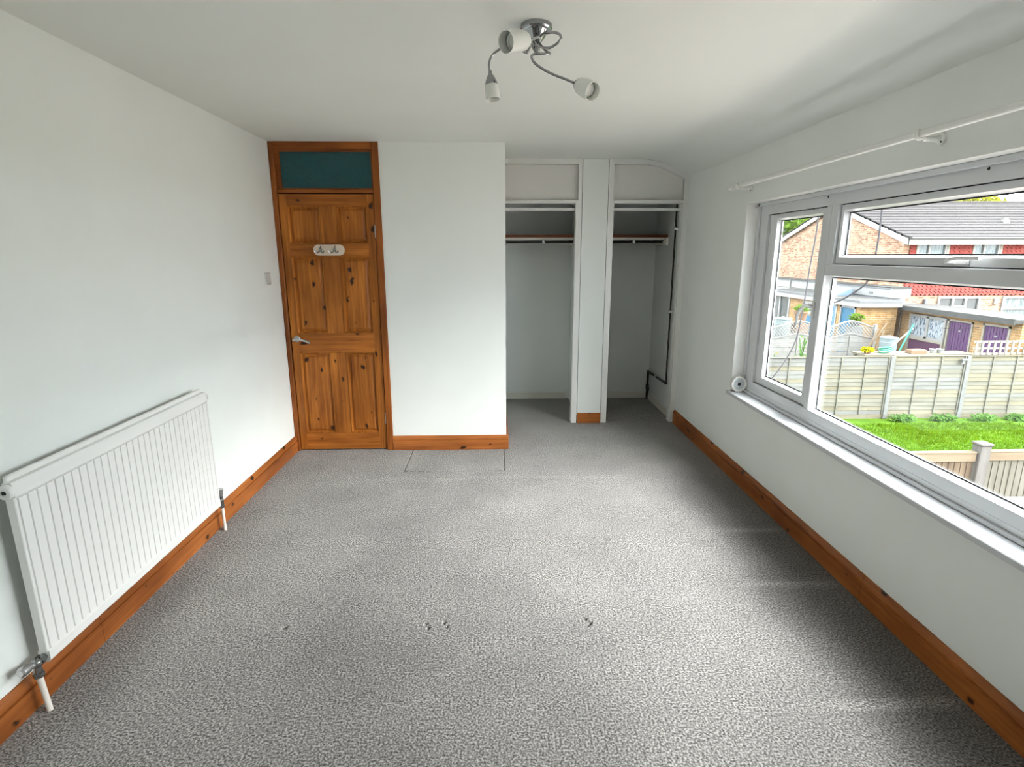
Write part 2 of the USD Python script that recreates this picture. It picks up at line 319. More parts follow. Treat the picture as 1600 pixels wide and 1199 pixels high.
# floor: the carpet is a grid, finer at the cut seams and at the furniture dents
def carpet():
    px0, px1, py0, py1 = -.693, .044, 3.828, YD - .004
    dents = [(-.318, 2.10), (-.305, 2.075), (-.240, 2.105), (-.226, 2.08), (.374, 2.112), (.390, 2.085), (.378, 2.07), (-.92, 2.09)]
    def axis(a, b, fine):
        s = set(np.round(np.arange(a, b, .025), 4)) | {a, b}
        for c, h, st in fine: s |= set(np.round(np.arange(c - h, c + h + 1e-6, st), 4))
        s = np.array(sorted(x for x in s if a <= x <= b)); return s[np.r_[True, np.diff(s) > 8e-4]]
    xs = axis(WL, WR, [(px0, .008, .002), (px1, .008, .002), (px1 - .012, .006, .002)] + [(d[0], .03, .005) for d in dents])
    ys = axis(YN, YB, [(py0, .008, .002), (YD, .01, .005)] + [(d[1], .03, .005) for d in dents])
    X, Y = np.meshgrid(xs, ys, indexing='ij')
    P = np.stack([X, Y, 0 * X], -1)
    Z = .0025 * (meshkit.fbm(P * 6, 3, 5) - .5)
    inx = (X > px0) & (X < px1)
    iny = (Y > py0)
    def groove(d, w): return np.exp(-(d / w) ** 2)
    seam = np.maximum.reduce([groove(X - px0, .003) * iny, groove(X - px1, .0035) * iny, groove(Y - py0, .003) * inx])
    Z -= .007 * seam
    for k, (dx, dy) in enumerate(dents):
        e = ((X - dx) / (.008 if k < 7 else .012)) ** 2 + ((Y - dy) / .010) ** 2
        Z -= .012 * np.exp(-e ** 1.5)
    # pile tone: brush marks, lighter and darker areas, painted shade under the window
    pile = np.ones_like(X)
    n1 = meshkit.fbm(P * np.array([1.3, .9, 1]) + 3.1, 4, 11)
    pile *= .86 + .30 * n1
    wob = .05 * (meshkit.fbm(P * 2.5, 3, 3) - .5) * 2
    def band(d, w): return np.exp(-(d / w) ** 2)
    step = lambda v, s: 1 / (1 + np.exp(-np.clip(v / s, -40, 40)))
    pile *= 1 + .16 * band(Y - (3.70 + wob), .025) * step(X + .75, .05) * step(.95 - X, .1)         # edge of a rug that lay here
    pile *= 1 - .46 * step(X - (1.24 + .8 * wob + .05 * np.sin(Y * 5)), .035) * step(3.75 - Y, .25)     # strip under the window: pile lie, plus sill shade darkened into the colour
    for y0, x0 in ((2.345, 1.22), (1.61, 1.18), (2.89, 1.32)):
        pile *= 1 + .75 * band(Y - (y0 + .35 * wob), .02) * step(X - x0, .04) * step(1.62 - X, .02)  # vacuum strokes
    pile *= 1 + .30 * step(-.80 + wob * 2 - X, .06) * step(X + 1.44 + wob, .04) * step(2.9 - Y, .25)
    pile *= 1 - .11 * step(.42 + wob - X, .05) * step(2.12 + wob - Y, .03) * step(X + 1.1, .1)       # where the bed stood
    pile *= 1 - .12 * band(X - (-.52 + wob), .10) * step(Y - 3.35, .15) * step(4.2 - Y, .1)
    idx = np.arange(X.size).reshape(X.shape)
    A, B, C, D = idx[:-1, :-1], idx[1:, :-1], idx[1:, 1:], idx[:-1, 1:]
    inside = ((X[:-1, :-1] >= px0 - 1e-6) & (X[1:, :-1] <= px1 + 1e-6) & (Y[:-1, :-1] >= py0 - 1e-6) & (Y[:-1, 1:] <= YD + 1e-6))
    V = np.stack([X, Y, Z], -1).reshape(-1, 3)
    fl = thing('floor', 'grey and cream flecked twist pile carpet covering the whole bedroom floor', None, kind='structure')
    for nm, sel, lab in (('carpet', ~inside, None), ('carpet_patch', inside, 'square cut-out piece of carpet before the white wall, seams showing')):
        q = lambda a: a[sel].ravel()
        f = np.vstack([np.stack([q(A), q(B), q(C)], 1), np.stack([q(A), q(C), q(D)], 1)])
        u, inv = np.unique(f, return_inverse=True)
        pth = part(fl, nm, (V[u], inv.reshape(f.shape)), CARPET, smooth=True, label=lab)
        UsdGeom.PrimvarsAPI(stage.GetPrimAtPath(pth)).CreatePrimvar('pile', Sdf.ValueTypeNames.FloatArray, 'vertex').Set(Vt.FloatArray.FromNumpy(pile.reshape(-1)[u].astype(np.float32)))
    part(fl, 'subfloor', bx(WL - T, WR + .2, YN - T, YB + T, -.12, -.02), plain('subfloor', (.3, .25, .2), .9))
carpet()

# ceiling with the slope over the window wall
cx = np.linspace(0, 1, 9)
prof = [(WL - T, H), (XS - .12, H)] + [(XS - .12 + .2 * t, H - .036 * t * t) for t in cx[1:]] + [(WR, HS), (WR + .19, HS - .08), (WR + .19, H + .1), (WL - T, H + .1)]
single('ceiling', prism(Polygon(prof), 'y', YN - T, YB + T), CEIL, 'off-white painted ceiling with a sloping edge above the window wall', smooth=35, kind='structure')

wall_top = H + .05
single('wall_left', bx(WL - T, WL, YN - T, YB + T, -.1, wall_top), WALL, 'white painted wall with the radiator, left side', kind='structure')
single('wall_near', bx(WL, WR, YN - T, YN, -.1, wall_top), WALL, 'white painted wall behind the viewer', kind='structure')
single('wall_far', cat([bx(-.853, XE, YD, YD + .1, -.1, wall_top), bx(WL, -.853, YD + .22, YD + .3, -.1, wall_top), bx(XE - .1, XE, YD + .1, YB, -.1, wall_top)]), WALL,
       'white painted wall beside the pine door, turning the corner to the alcove', kind='structure')
single('wall_back', bx(XE - .1, WR, YB, YB + T, -.1, wall_top), WALL, 'white wall at the back of the open wardrobes', kind='structure')
WY0, WY1, WZ0, WZ1 = .485, 3.805, .600, 1.882      # window opening
wp = Polygon([(YN - T, -.1), (YB + T, -.1), (YB + T, wall_top), (YN - T, wall_top)]) - sbox(WY0, WZ0, WY1, WZ1)
single('wall_right', prism(wp, 'x', WR, WR + .19), WALL, 'white painted wall with the long window, right side', kind='structure')
single('lower_storey', bx(WL - .3, WR + .26, YN - .4, YB + .4, -2.9, -.13), BR_X, 'brick ground floor storey under the room', kind='structure')

# baseboards (moulded pine skirting)
def skirting(length_pts, h=.128, t=.018):
    s = [(0, 0), (t, 0), (t, h * .66), (t * .62, h * .675), (t * .62, h * .71), (t * .90, h * .75), (t * .84, h * .85), (t * .55, h * .94), (t * .30, h), (0, h)]
    return s
def skirt_y(x, sgn, y0, y1, h=.128):
    return prism(Polygon([(x + sgn * a, b) for a, b in skirting(0, h)]), 'y', y0, y1)
def skirt_x(y, x0, x1, h=.118):
    m = prism(Polygon([(y - a, b) for a, b in skirting(0, h)]), 'x', x0, x1); return m
b = thing('baseboard_left', 'orange-stained pine skirting board along the left wall', None, (WL, 0, 0), kind='structure')
part(b, 'board', skirt_y(WL, 1, YN, 2.02), PINE_BY, 30); part(b, 'board', skirt_y(WL, 1, 2.022, YD - .004), PINE_BY, 30)
b = thing('baseboard_right', 'orange-stained pine skirting board under the window', None, (WR, 0, 0), kind='structure')
part(b, 'board', skirt_y(WR, -1, YN, 2.205), PINE_BY, 30); part(b, 'board', skirt_y(WR, -1, 2.208, 4.50), PINE_BY, 30); part(b, 'board', skirt_y(WR, -1, 4.502, YW - .022), PINE_BY, 30)
b = thing('baseboard_far', 'pine skirting board between the door frame and the wardrobe alcove', None, (XE, YD, 0), kind='structure')
part(b, 'board', skirt_x(YD, -.853, XE + .018), PINE_BX, 30); part(b, 'return_board', skirt_y(XE, 1, YD, YW + .005, .118), PINE_BY, 30)
single('baseboard_wardrobe', cat([bx(XE, .74, YB - .015, YB, 0, .07), bx(.98, WR, YB - .015, YB, 0, .07), bx(WR - .014, WR, YW + .05, YB - .015, 0, .07)]), CREAMW, 'low cream painted skirting inside the wardrobes', kind='structure')

# ---------------------------------------------------------------- door
d = thing('door_1', 'knotty pine six-panel door with a dark teal fanlight above it', None, (-1.25, YD, 0), kind='structure')
yo = YD - .014                                        # front of the frame
def jamb(x0, x1, z0, z1): return bx(x0, x1, yo, YD + .20, z0, z1, .004)
part(d, 'jamb', jamb(WL + .001, -1.606, 0, H), PINE_FRAME); part(d, 'jamb', jamb(-.902, -.853, 0, H), PINE_FRAME)
part(d, 'frame_head', jamb(-1.606, -.902, 2.296, H), PINE_FRAMEX)
part(d, 'transom_bar', bx(-1.606, -.902, yo + .004, YD + .2, 1.994, 2.018, .004), PINE_FRAMEX)
part(d, 'fanlight_bead', ring('y', -1.606, -.902, 2.018, 2.296, (.034, .012, .012, .016), YD + .012, YD + .03), PINE_FRAMEX)
part(d, 'fanlight_pane', bx(-1.60, -.908, YD + .026, YD + .032, 2.02, 2.29), TEAL, label='dark teal obscured glass fanlight')
yf = YD + .004                                         # door leaf face
LX0, LX1 = -1.601, -.907
xs_ = [(-1.548, -1.308), (-1.187, -.961)]
zs_ = [(.145, .805), (.958, 1.538), (1.635, 1.905)]
def member(x0, x1, z0, z1): return bx(x0, x1, yf, yf + .035, z0, z1, .0015)
part(d, 'stile', member(LX0, xs_[0][0], .008, 1.988), PINE_Z); part(d, 'stile', member(xs_[1][1], LX1, .008, 1.988), PINE_Z)
for z0, z1 in ((.008, .145), (.805, .958), (1.538, 1.635), (1.905, 1.988)): part(d, 'rail', member(xs_[0][0], xs_[1][1], z0, z1), PINE_X)
for z0, z1 in zs_: part(d, 'muntin', member(xs_[0][1], xs_[1][0], z0, z1), PINE_Z)
def field(x0, x1, z0, z1):
    """A fielded panel: moulding slope, sunk margin, raised centre."""
    lv = [(0, .0), (.001, -.0035), (.005, -.004), (.010, .003), (.015, .014), (.020, .0145), (.038, .005), (.042, .006)]
    V, fcs = [], []
    for i, y in lv: V += [(x0 + i, yf + y, z0 + i), (x1 - i, yf + y, z0 + i), (x1 - i, yf + y, z1 - i), (x0 + i, yf + y, z1 - i)]
    for k in range(len(lv) - 1):
        for a in range(4):
            c = (a + 1) % 4; fcs += [(4 * k + a, 4 * k + c, 4 * k + 4 + c), (4 * k + a, 4 * k + 4 + c, 4 * k + 4 + a)]
    e = 4 * (len(lv) - 1); fcs += [(e, e + 1, e + 2), (e, e + 2, e + 3)]
    m = trimesh.Trimesh(np.array(V), fcs, process=False)
    return cat([m, bx(x0, x1, yf + .02, yf + .03, z0, z1)])
for z0, z1 in zs_:
    for x0, x1 in xs_: part(d, 'panel', field(x0, x1, z0, z1), PINE_Z)
h = part(d, 'door_handle', lathe([(0, 0), (.026, 0), (.026, .006), (.022, .010), (0, .010)], (-1.557, yf, .915), (0, -1, 0), 28), SATIN, 30, label='satin steel lever handle on a round rose')
part(h, 'lever', cat([tube([(-1.557, yf - .008, .915), (-1.557, yf - .045, .915)], .009, 12),
                      tube([(-1.575, yf - .046, .911), (-1.545, yf - .048, .917), (-1.505, yf - .05, .913), (-1.470, yf - .046, .902), (-1.446, yf - .042, .888)], [.010] * 14 * 4 + [.008], 10, True)]), SATIN, 40)
for z in (1.72, .27): part(d, 'hinge', cat([bx(-.910, -.899, yf - .009, yf + .006, z - .04, z + .04, .002), tube([(-.9045, yf - .008, z - .045), (-.9045, yf - .008, z + .045)], .005, 8)]), SATIN)
part(d, 'door_stop', cat([bx(-1.606, -1.6005, yf + .02, yf + .05, .008, 1.99), bx(-.9075, -.902, yf + .02, yf + .05, .008, 1.99)]), PINE_FRAME)

# coat hook board on the door
k = thing('coat_hook_board', 'small cream oval hook board with two double hooks, screwed to the door', 'hook rail', (-1.257, yf, 1.587))
pl = unary_union([LineString([(-1.333, 1.587), (-1.181, 1.587)]).buffer(.040, 24)])
part(k, 'plate', prism(pl, 'y', yf - .014, yf - .0005), plain('hook_board_paint', (.72, .60, .48), .5), 30)
for x in (-1.320, -1.215):
    part(k, 'hook', cat([lathe([(0, 0), (.013, 0), (.010, .006), (0, .007)], (x, yf - .014, 1.590), (0, -1, 0), 16),
                         tube([(x, yf - .018, 1.60), (x + .010, yf - .03, 1.614), (x + .016, yf - .05, 1.610), (x + .012, yf - .058, 1.600)], .004, 8, True),
                         tube([(x, yf - .018, 1.590), (x - .012, yf - .025, 1.572), (x - .028, yf - .045, 1.568), (x - .036, yf - .055, 1.585)], .0045, 8, True),
                         tube([(x, yf - .018, 1.590), (x + .012, yf - .025, 1.572), (x + .028, yf - .045, 1.566), (x + .036, yf - .052, 1.583)], .0045, 8, True)]), CHROME, 40)

# light switch by the door
k = thing('light_switch', 'single white plastic light switch on the left wall beside the door', 'switch', (WL, 4.065, 1.386))
part(k, 'plate', bx(WL, WL + .009, 4.022, 4.108, 1.343, 1.429, .003), plain('switch_plastic', (.62, .62, .60), .3))
part(k, 'rocker', bx(WL + .008, WL + .013, 4.055, 4.075, 1.370, 1.402, .002), plain('switch_rocker', (.66, .66, .64), .3))

# ---------------------------------------------------------------- wardrobes
w = thing('fitted_wardrobe', 'white painted fitted wardrobe surround with two open doorless bays', 'wardrobe', (.86, YW, 0))
outer = Polygon([(XE, 0), (WR, 0), (WR, HS), (XS + .08, H - .036), (XS - .02, H - .012), (XS - .12, H), (XE, H)])
P0, P1 = .69, 1.02                                     # the pillar
opL = sbox(XE - .01, -.01, P0, 1.985); opR = sbox(P1, -.01, 1.622, 1.985)
upL = sbox(XE + .005, 2.006, .708, 2.303)
upR = Polygon([(1.012, 2.006), (1.625, 2.006), (1.625, 2.190), (XS + .06, 2.283), (XS - .06, 2.303), (1.012, 2.303)])
part(w, 'face_frame', prism(outer - opL - opR - upL - upR - sbox(.738, -.01, .968, 3), 'y', YW, YW + .03), GLOSSW)
part(w, 'pillar_board', bx(.742, .964, YW - .004, YW + .02, .098, H - .002, .002), WALL)
part(w, 'pillar_skirting', bx(.742, .964, YW - .014, YW + .01, 0, .096, .003), PINE_BX)
for u, nm in ((upL, 'top_panel'), (upR, 'top_panel')): part(w, nm, prism(u, 'y', YW + .055, YW + .075), PANELW)
part(w, 'top_panel_reveal', cat([prism(upL.buffer(.012, join_style=2) - upL, 'y', YW + .02, YW + .06), prism(upR.buffer(.012, join_style=2) - upR, 'y', YW + .02, YW + .06)]), GLOSSW)
for x0, x1 in ((XE, P0), (P1, 1.622)):
    part(w, 'header_ledge', bx(x0, x1, YW - .008, YW + .08, 1.983, 2.008, .002), GLOSSW)
    part(w, 'door_track', bx(x0, x1 + .02, YW + .055, YW + .085, 1.925, 1.950, .002), GLOSSW)
for x in (P0, 1.622): part(w, 'jamb_lining', bx(x - .002, x + .04, YW + .028, YW + .085, 0, 1.985), GLOSSW)
part(w, 'jamb_lining', bx(P1 - .04, P1 + .002, YW + .028, YW + .085, 0, 1.985), GLOSSW)
part(w, 'partition', bx(.78, .96, YW + .03, YB, 0, H), WALL)

for x0, x1, lab, lab2 in ((XE, .78, 'brown-edged shelf in the left-hand wardrobe bay', 'dark hanging rail under the shelf of the left-hand wardrobe bay'),
                    (.96, WR, 'brown-edged shelf in the right-hand wardrobe bay beside the window wall', 'dark hanging rail under the shelf of the right-hand wardrobe bay')):
    s = thing('wardrobe_shelf', lab, 'shelf', ((x0 + x1) / 2, 5.72, 1.70))
    part(s, 'board', bx(x0 + .001, x1 - .001, 5.52, YB, 1.712, 1.738, .001), SHELFWOOD)
    part(s, 'batten', bx(x0 + .001, x1 - .03, 5.528, 5.55, 1.690, 1.712), CREAMW, label='white batten under the shelf edge')
    xe = x1 - .022
    part(s, 'end_batten', bx(xe, x1 - .001, 5.50, YB, 1.64, 1.712), CREAMW); part(s, 'end_batten', bx(x0 + .001, x0 + .02, 5.53, YB, 1.64, 1.712), CREAMW)
    r = thing('hanging_rail', lab2, 'rail', ((x0 + x1) / 2, 5.60, 1.672))
    part(r, 'rail', tube([(x0 + .022, 5.60, 1.672), (xe - .002, 5.60, 1.672)], .0125, 14), DARKPIPE, 40)
    for xx, sg in ((x0 + .0205, 1), (xe - .001, -1)): part(r, 'socket', lathe([(0, 0), (.026, 0), (.022, .008), (0, .009)], (xx, 5.60, 1.672), (sg, 0, 0), 18), SATIN, 30)
    xm = x0 + .55 * (x1 - x0); part(r, 'rail_bracket', cat([bx(xm - .012, xm + .012, 5.586, 5.614, 1.684, 1.711), bx(xm - .012, xm + .012, 5.583, 5.587, 1.66, 1.69)]), SATIN)

# heating pipe inside the right-hand bay
g = thing('heating_pipe', 'dark copper heating pipe clipped to the wall inside the right-hand wardrobe bay', 'pipe', (1.645, 5.6, 0))
xp = WR - .022
part(g, 'riser', tube([(xp, 5.235, .316), (xp, 5.235, H)], .0078, 10), DARKPIPE, 40)
part(g, 'horizontal_run', tube([(xp, 5.235, .322), (xp, 5.885, .306)], .0115, 10), DARKPIPE, 40)
part(g, 'drop', tube([(xp, 5.885, .312), (xp, 5.885, -.004)], .0115, 10), DARKPIPE, 40)
part(g, 'elbow', trimesh.creation.icosphere(2, .014).apply_translation((xp, 5.885, .306)), DARKPIPE, True); part(g, 'elbow', trimesh.creation.icosphere(2, .014).apply_translation((xp, 5.235, .322)), DARKPIPE, True)
for y, z in ((5.235, 1.78), (5.235, 1.02)): part(g, 'pipe_clip', bx(xp - .013, WR, y - .013, y + .013, z - .012, z + .012, .003), GLOSSW)
part(g, 'pipe_clip', bx(xp - .013, WR, 5.56, 5.59, .300, .329, .003), GLOSSW)
part(g, 'stopcock', cat([tube([(xp, 5.885, .16), (xp, 5.885, .11)], .016, 12), tube([(xp, 5.885, .135), (xp - .012, 5.80, .128)], .009, 10), tube([(xp - .012, 5.80, .150), (xp - .012, 5.80, .106)], .008, 10)]), DARKPIPE, 40)

# ---------------------------------------------------------------- window
XF, XSA, XG = 1.757, 1.772, 1.800                     # frame face, sash face, glass
wn = thing('window_1', 'long white plastic-framed window over the garden, with an opening top light', None, (XF, 2.145, WZ0), kind='structure')
XO, XSO = 1.830, 1.814
M0, M1 = (2.982, 3.028), (1.262, 1.308)
part(wn, 'frame', prism(sbox(WY0 + .004, .606, WY1 - .006, 1.876) - sbox(.605, .690, 3.682, 1.800), 'x', XF, XO), UPVC)
for a in (M0, M1): part(wn, 'mullion', bx(XF - .002, XO, a[0], a[1], .690, 1.800, .003), UPVC)
part(wn, 'transom', bx(XF - .001, XO, M1[1], M0[0], 1.437, 1.497, .003), UPVC)
part(wn, 'frame_strip', cat([bx(XF, XO, M0[0] - .055, M0[0], 1.497, 1.80), bx(XF, XO, M1[1], M1[1] + .055, 1.497, 1.80)]), UPVC)
part(wn, 'cover_trim', cat([bx(XF - .016, XF + .001, WY1 - .022, WY1 - .001, .606, 1.880, .003), bx(XF - .016, XF + .001, WY0 + .001, WY0 + .022, .606, 1.880, .003),
                           bx(XF - .016, XF + .001, WY0, WY1, 1.856, 1.881, .003), bx(XF - .020, XF + .001, WY0, WY1, .6007, .616, .003), bx(XF - .0015, XF + .001, WY0 + .02, WY1 - .02, .618, .640)]), UPVC)
def sash(nm, y0, y1, z0, z1, gy0, gy1, gz0, gz1, handle=None):
    s = part(wn, nm, prism(sbox(y0, z0, y1, z1) - sbox(gy0 - .012, gz0 - .012, gy1 + .012, gz1 + .012), 'x', XSA, XSO), UPVC)
    part(s, 'glazing_bead', bevel_ring_x((gy0 - .012, gy1 + .012, gz0 - .012, gz1 + .012), (gy0, gy1, gz0, gz1), XSA + .001, XG - .002), UPVC)
    part(s, 'gasket', cat([ring('x', y0 - .0045, y1 + .0045, z0 - .0045, z1 + .0045, .0046, XSA + .004, XSA + .01), ring('x', gy0 - .002, gy1 + .002, gz0 - .002, gz1 + .002, .006, XG - .004, XG - .001)]), GASKET)
    part(s, 'pane', bx(XG - .001, XG + .003, gy0 - .01, gy1 + .01, gz0 - .01, gz1 + .01), GLASS)
    return s
e = .005
s1 = sash('casement', M0[1] + e, 3.682 - e, .690 + e, 1.80 - e, 3.098, 3.578, .753, 1.756)
s2 = sash('top_light', M1[1] + .055 + e, M0[0] - .055 - e, 1.497 + e, 1.80 - e, 1.400, 2.886, 1.546, 1.757)
s3 = sash('casement', .605 + e, M1[0] - e, .690 + e, 1.80 - e, .69, 1.19, .753, 1.756)
fy0, fy1, fz0, fz1 = M1[1], M0[0], .690, 1.437
fb = part(wn, 'fixed_bead', bevel_ring_x((fy0, fy1, fz0, fz1), (fy0 + .014, fy1 - .014, fz0 + .008, fz1 - .008), XF + .012, XG - .002), UPVC)
part(fb, 'gasket', ring('x', fy0 + .012, fy1 - .012, fz0 + .006, fz1 - .006, .006, XG - .004, XG - .001), GASKET)
part(wn, 'fixed_pane', bx(XG - .001, XG + .003, fy0, fy1, fz0, fz1), GLASS)
# handles
part(s2, 'handle', cat([bx(XSA - .014, XSA, 2.075, 2.160, 1.508, 1.528, .004), tube([(XSA - .012, 2.145, 1.518), (XSA - .036, 2.145, 1.520)], .009, 10),
                        tube([(XSA - .034, 2.150, 1.520), (XSA - .042, 2.12, 1.530), (XSA - .044, 2.06, 1.535), (XSA - .044, 1.985, 1.534)], .0075, 10, True)]), HANDLEW, 40)
part(s1, 'handle', cat([bx(XSA - .014, XSA, 3.052, 3.075, 1.20, 1.29, .004), tube([(XSA - .012, 3.063, 1.27), (XSA - .036, 3.063, 1.272)], .009, 10),
                        tube([(XSA - .034, 3.058, 1.275), (XSA - .048, 3.085, 1.268), (XSA - .062, 3.110, 1.225), (XSA - .066, 3.118, 1.15)], .0085, 10, True)]), HANDLEW, 40)
part(s3, 'handle', cat([bx(XSA - .014, XSA, 1.215, 1.238, 1.20, 1.29, .004), tube([(XSA - .012, 1.227, 1.27), (XSA - .036, 1.227, 1.272)], .009, 10), tube([(XSA - .034, 1.227, 1.275), (XSA - .05, 1.21, 1.24), (XSA - .055, 1.205, 1.15)], .0085, 10, True)]), HANDLEW, 40)
for y in (3.03, 2.05): part(wn, 'screw_cap', lathe([(0, 0), (.006, 0), (.004, .003), (0, .003)], (XF, y, 1.846), (-1, 0, 0), 10), GASKET)
part(wn, 'sill', bx(WR - .026, XF + .002, WY0 - .03, WY1 + .022, .576, .6005, .003), SILLW)
part(wn, 'reveal_lining', cat([bx(WR + .001, XF + .01, WY1 - .001, WY1 + .001, .6, 1.881), bx(WR + .001, XF + .01, WY0 - .001, WY0 + .001, .6, 1.881), bx(WR + .001, XF + .01, WY0, WY1, 1.880, 1.883)]), GLOSSW)
part(wn, 'outer_sill', prism(Polygon([(XO + .001, .60), (XO + .10, .58), (XO + .10, .555), (XO + .001, .575)]), 'y', WY0 - .02, WY1 + .02), UPVC)

# round reel on the sill
t = thing('plastic_reel', 'white round plastic reel with a black centre hole, on the window sill', 'reel', (1.705, 3.77, .6005))
cy, cz = 3.758, .6005 + .056
part(t, 'rim', lathe([(.038, 0), (.056, .002), (.056, .040), (.052, .044), (.046, .042), (.043, .034), (.038, .030), (.038, 0)], (1.704, cy + .04, cz), (0, -1, 0), 36), GLOSSW, 30)
part(t, 'hub', lathe([(0, .012), (.0385, .012), (.0385, .030), (.030, .032), (.027, .028), (.016, .030), (.013, .036), (.0075, .036), (.0075, .03), (0, .03)], (1.704, cy + .04, cz), (0, -1, 0), 32), plain('grey_reel_plastic', (.66, .70, .72), .35), 30)
part(t, 'centre_hole', lathe([(0, 0), (.0105, 0), (.0105, .003), (0, .003)], (1.704, cy + .0045, cz), (0, -1, 0), 18), BLACK)

# curtain pole
c = thing('curtain_pole', 'white curtain pole on brackets above the window', 'curtain pole', (1.58, 2.15, 1.98))
part(c, 'pole', tube([(1.58, .42, 1.985), (1.58, 3.855, 1.985)], .013, 18), GLOSSW, 40)
for y, s in ((3.855, 1), (.42, -1)): part(c, 'finial', lathe([(0, 0), (.016, 0), (.016, .008), (.012, .014), (.017, .026), (.019, .038), (.014, .052), (.006, .058), (0, .058)], (1.58, y, 1.985), (0, s, 0), 20), GLOSSW, 40)
for y in (3.76, 2.175, .55):
    br = part(c, 'bracket', cat([lathe([(0, 0), (.024, 0), (.022, .010), (.014, .014), (.010, .040), (.011, .060), (0, .062)], (WR, y, 1.968), (-1, 0, 0), 20)]), GLOSSW, 35)
    an = np.linspace(np.radians(10), np.radians(-235), 20)
    part(br, 'cup', cat([tube([(1.58 + .0185 * math.cos(a), y + d_, 1.985 + .0185 * math.sin(a)) for a in an], .0045, 8) for d_ in (-.005, .005)] + [tube([(1.606, y, 1.968), (1.594, y, 1.971)], .010, 10)]), GLOSSW, 40)
    part(br, 'screw', lathe([(0, 0), (.0035, 0), (.003, .002), (0, .002)], (WR - .0125, y - .012, 1.956), (-.5, -.5, 0), 8), BLACK)

# ---------------------------------------------------------------- radiator
RX0, RX1, RY0, RY1, RZ0, RZ1 = -1.600, -1.562, 1.700, 2.918, .172, .842
r = thing('radiator', 'white single panel radiator with fine vertical ribs under the left wall', 'radiator', (-1.58, 2.31, 0))
n = 31; pitch = (RY1 - RY0 - .02) / n
py = [(RX1, RY0)]
poly = [(RX0 + .012, RY0), (RX1 - .003, RY0)]
for i in range(n + 1):
    y = RY0 + .010 + i * pitch
    poly += [(RX1 - .001, y - .0032), (RX1 - .009, y - .001), (RX1 - .009, y + .001), (RX1 - .001, y + .0032)]
    if i < n: poly += [(RX1, y + .007), (RX1, y + pitch - .007)]
poly += [(RX1 - .003, RY1), (RX0 + .012, RY1)]
part(r, 'panel', prism(Polygon(poly), 'z', RZ0 + .045, RZ1 - .062), RADW, 25)
roll = [(RX0 + .006, RZ1 - .006), (RX1 - .006, RZ1 - .006), (RX1 - .001, RZ1 - .014), (RX1 + .002, RZ1 - .030), (RX1 + .001, RZ1 - .054), (RX1 - .006, RZ1 - .064), (RX0 + .004, RZ1 - .060), (RX0, RZ1 - .03)]
part(r, 'top_header', prism(Polygon(roll), 'y', RY0, RY1), RADW, 30)
part(r, 'top_flange', bx(RX0 - .002, RX0 + .012, RY0 + .012, RY1 - .004, RZ1 - .012, RZ1 + .012, .003), RADW)
part(r, 'bottom_header', prism(Polygon([(RX0, RZ0 + .004), (RX0 + .006, RZ0), (RX1 - .006, RZ0), (RX1 + .001, RZ0 + .008), (RX1 + .002, RZ0 + .040), (RX1 - .004, RZ0 + .048), (RX0 + .012, RZ0 + .048), (RX0, RZ0 + .04)]), 'y', RY0, RY1), RADW, 30)
part(r, 'edge', bx(RX0 + .008, RX1 - .001, RY0 - .004, RY0 + .004, RZ0 + .04, RZ1 - .055, .002), RADW); part(r, 'edge', bx(RX0 + .008, RX1 - .001, RY1 - .004, RY1 + .004, RZ0 + .04, RZ1 - .055, .002), RADW)
xm, zm = (RX0 + RX1) / 2, RZ1 - .034
pg = part(r, 'end_plug', lathe([(0, 0), (.025, 0), (.0255, .010), (.022, .016), (.009, .016), (.009, .012), (0, .012)], (xm, RY0, zm), (0, -1, 0), 26), RADW, 30)
part(pg, 'air_vent', bx(xm - .005, xm + .005, RY0 - .0165, RY0 - .011, zm - .005, zm + .005), BLACK)
part(r, 'end_plug', lathe([(0, 0), (.025, 0), (.0255, .008), (0, .009)], (xm, RY1, zm), (0, 1, 0), 26), RADW, 30)
for y in (1.92, 2.70): part(r, 'wall_bracket', cat([bx(WL, WL + .006, y - .02, y + .02, .25, .78), bx(WL, RX0 + .013, y - .015, y + .015, .28, .31), bx(WL, RX0 + .013, y - .015, y + .015, .72, .75)]), RADW)
# valves: lockshield at the far end, wheel valve at the near end
v = part(r, 'valve', cat([tube([(xm, RY1 - .02, RZ0 + .022), (xm, RY1 + .018, RZ0 + .022)], .012, 14), tube([(xm, RY1 + .018, RZ0 + .022), (xm, RY1 + .048, RZ0 + .022)], [.015, .013], 8), tube([(xm, RY1 + .05, RZ0 + .042), (xm, RY1 + .05, RZ0 - .028)], [.012, .011], 14), tube([(xm, RY1 + .05, RZ0 - .012), (xm, RY1 + .05, RZ0 - .028)], .0135, 6)]), CHROME, 35)
part(v, 'valve_cap', lathe([(0, 0), (.011, 0), (.014, .012), (.019, .040), (.019, .044), (.012, .046), (0, .044)], (xm, RY1 + .05, RZ0 + .040), (0, 0, 1), 8), SATIN, 20)
part(r, 'valve_tail_pipe', tube([(xm, RY1 + .05, RZ0 - .02), (xm - .002, RY1 + .056, -.004)], .0085, 14), PIPEW, 40)
v = part(r, 'valve', cat([tube([(xm, RY0 + .02, RZ0 + .022), (xm, RY0 - .020, RZ0 + .022)], .0125, 14), tube([(xm, RY0 - .010, RZ0 + .022), (xm, RY0 - .026, RZ0 + .022)], .018, 6), tube([(xm, RY0 - .034, RZ0 + .030), (xm, RY0 - .034, RZ0 - .030)], .0125, 14), tube([(xm, RY0 - .034, RZ0 - .012), (xm, RY0 - .034, RZ0 - .030)], .017, 6),
                          trimesh.creation.icosphere(2, .017).apply_translation((xm, RY0 - .034, RZ0 + .022))]), CHROME, 35)
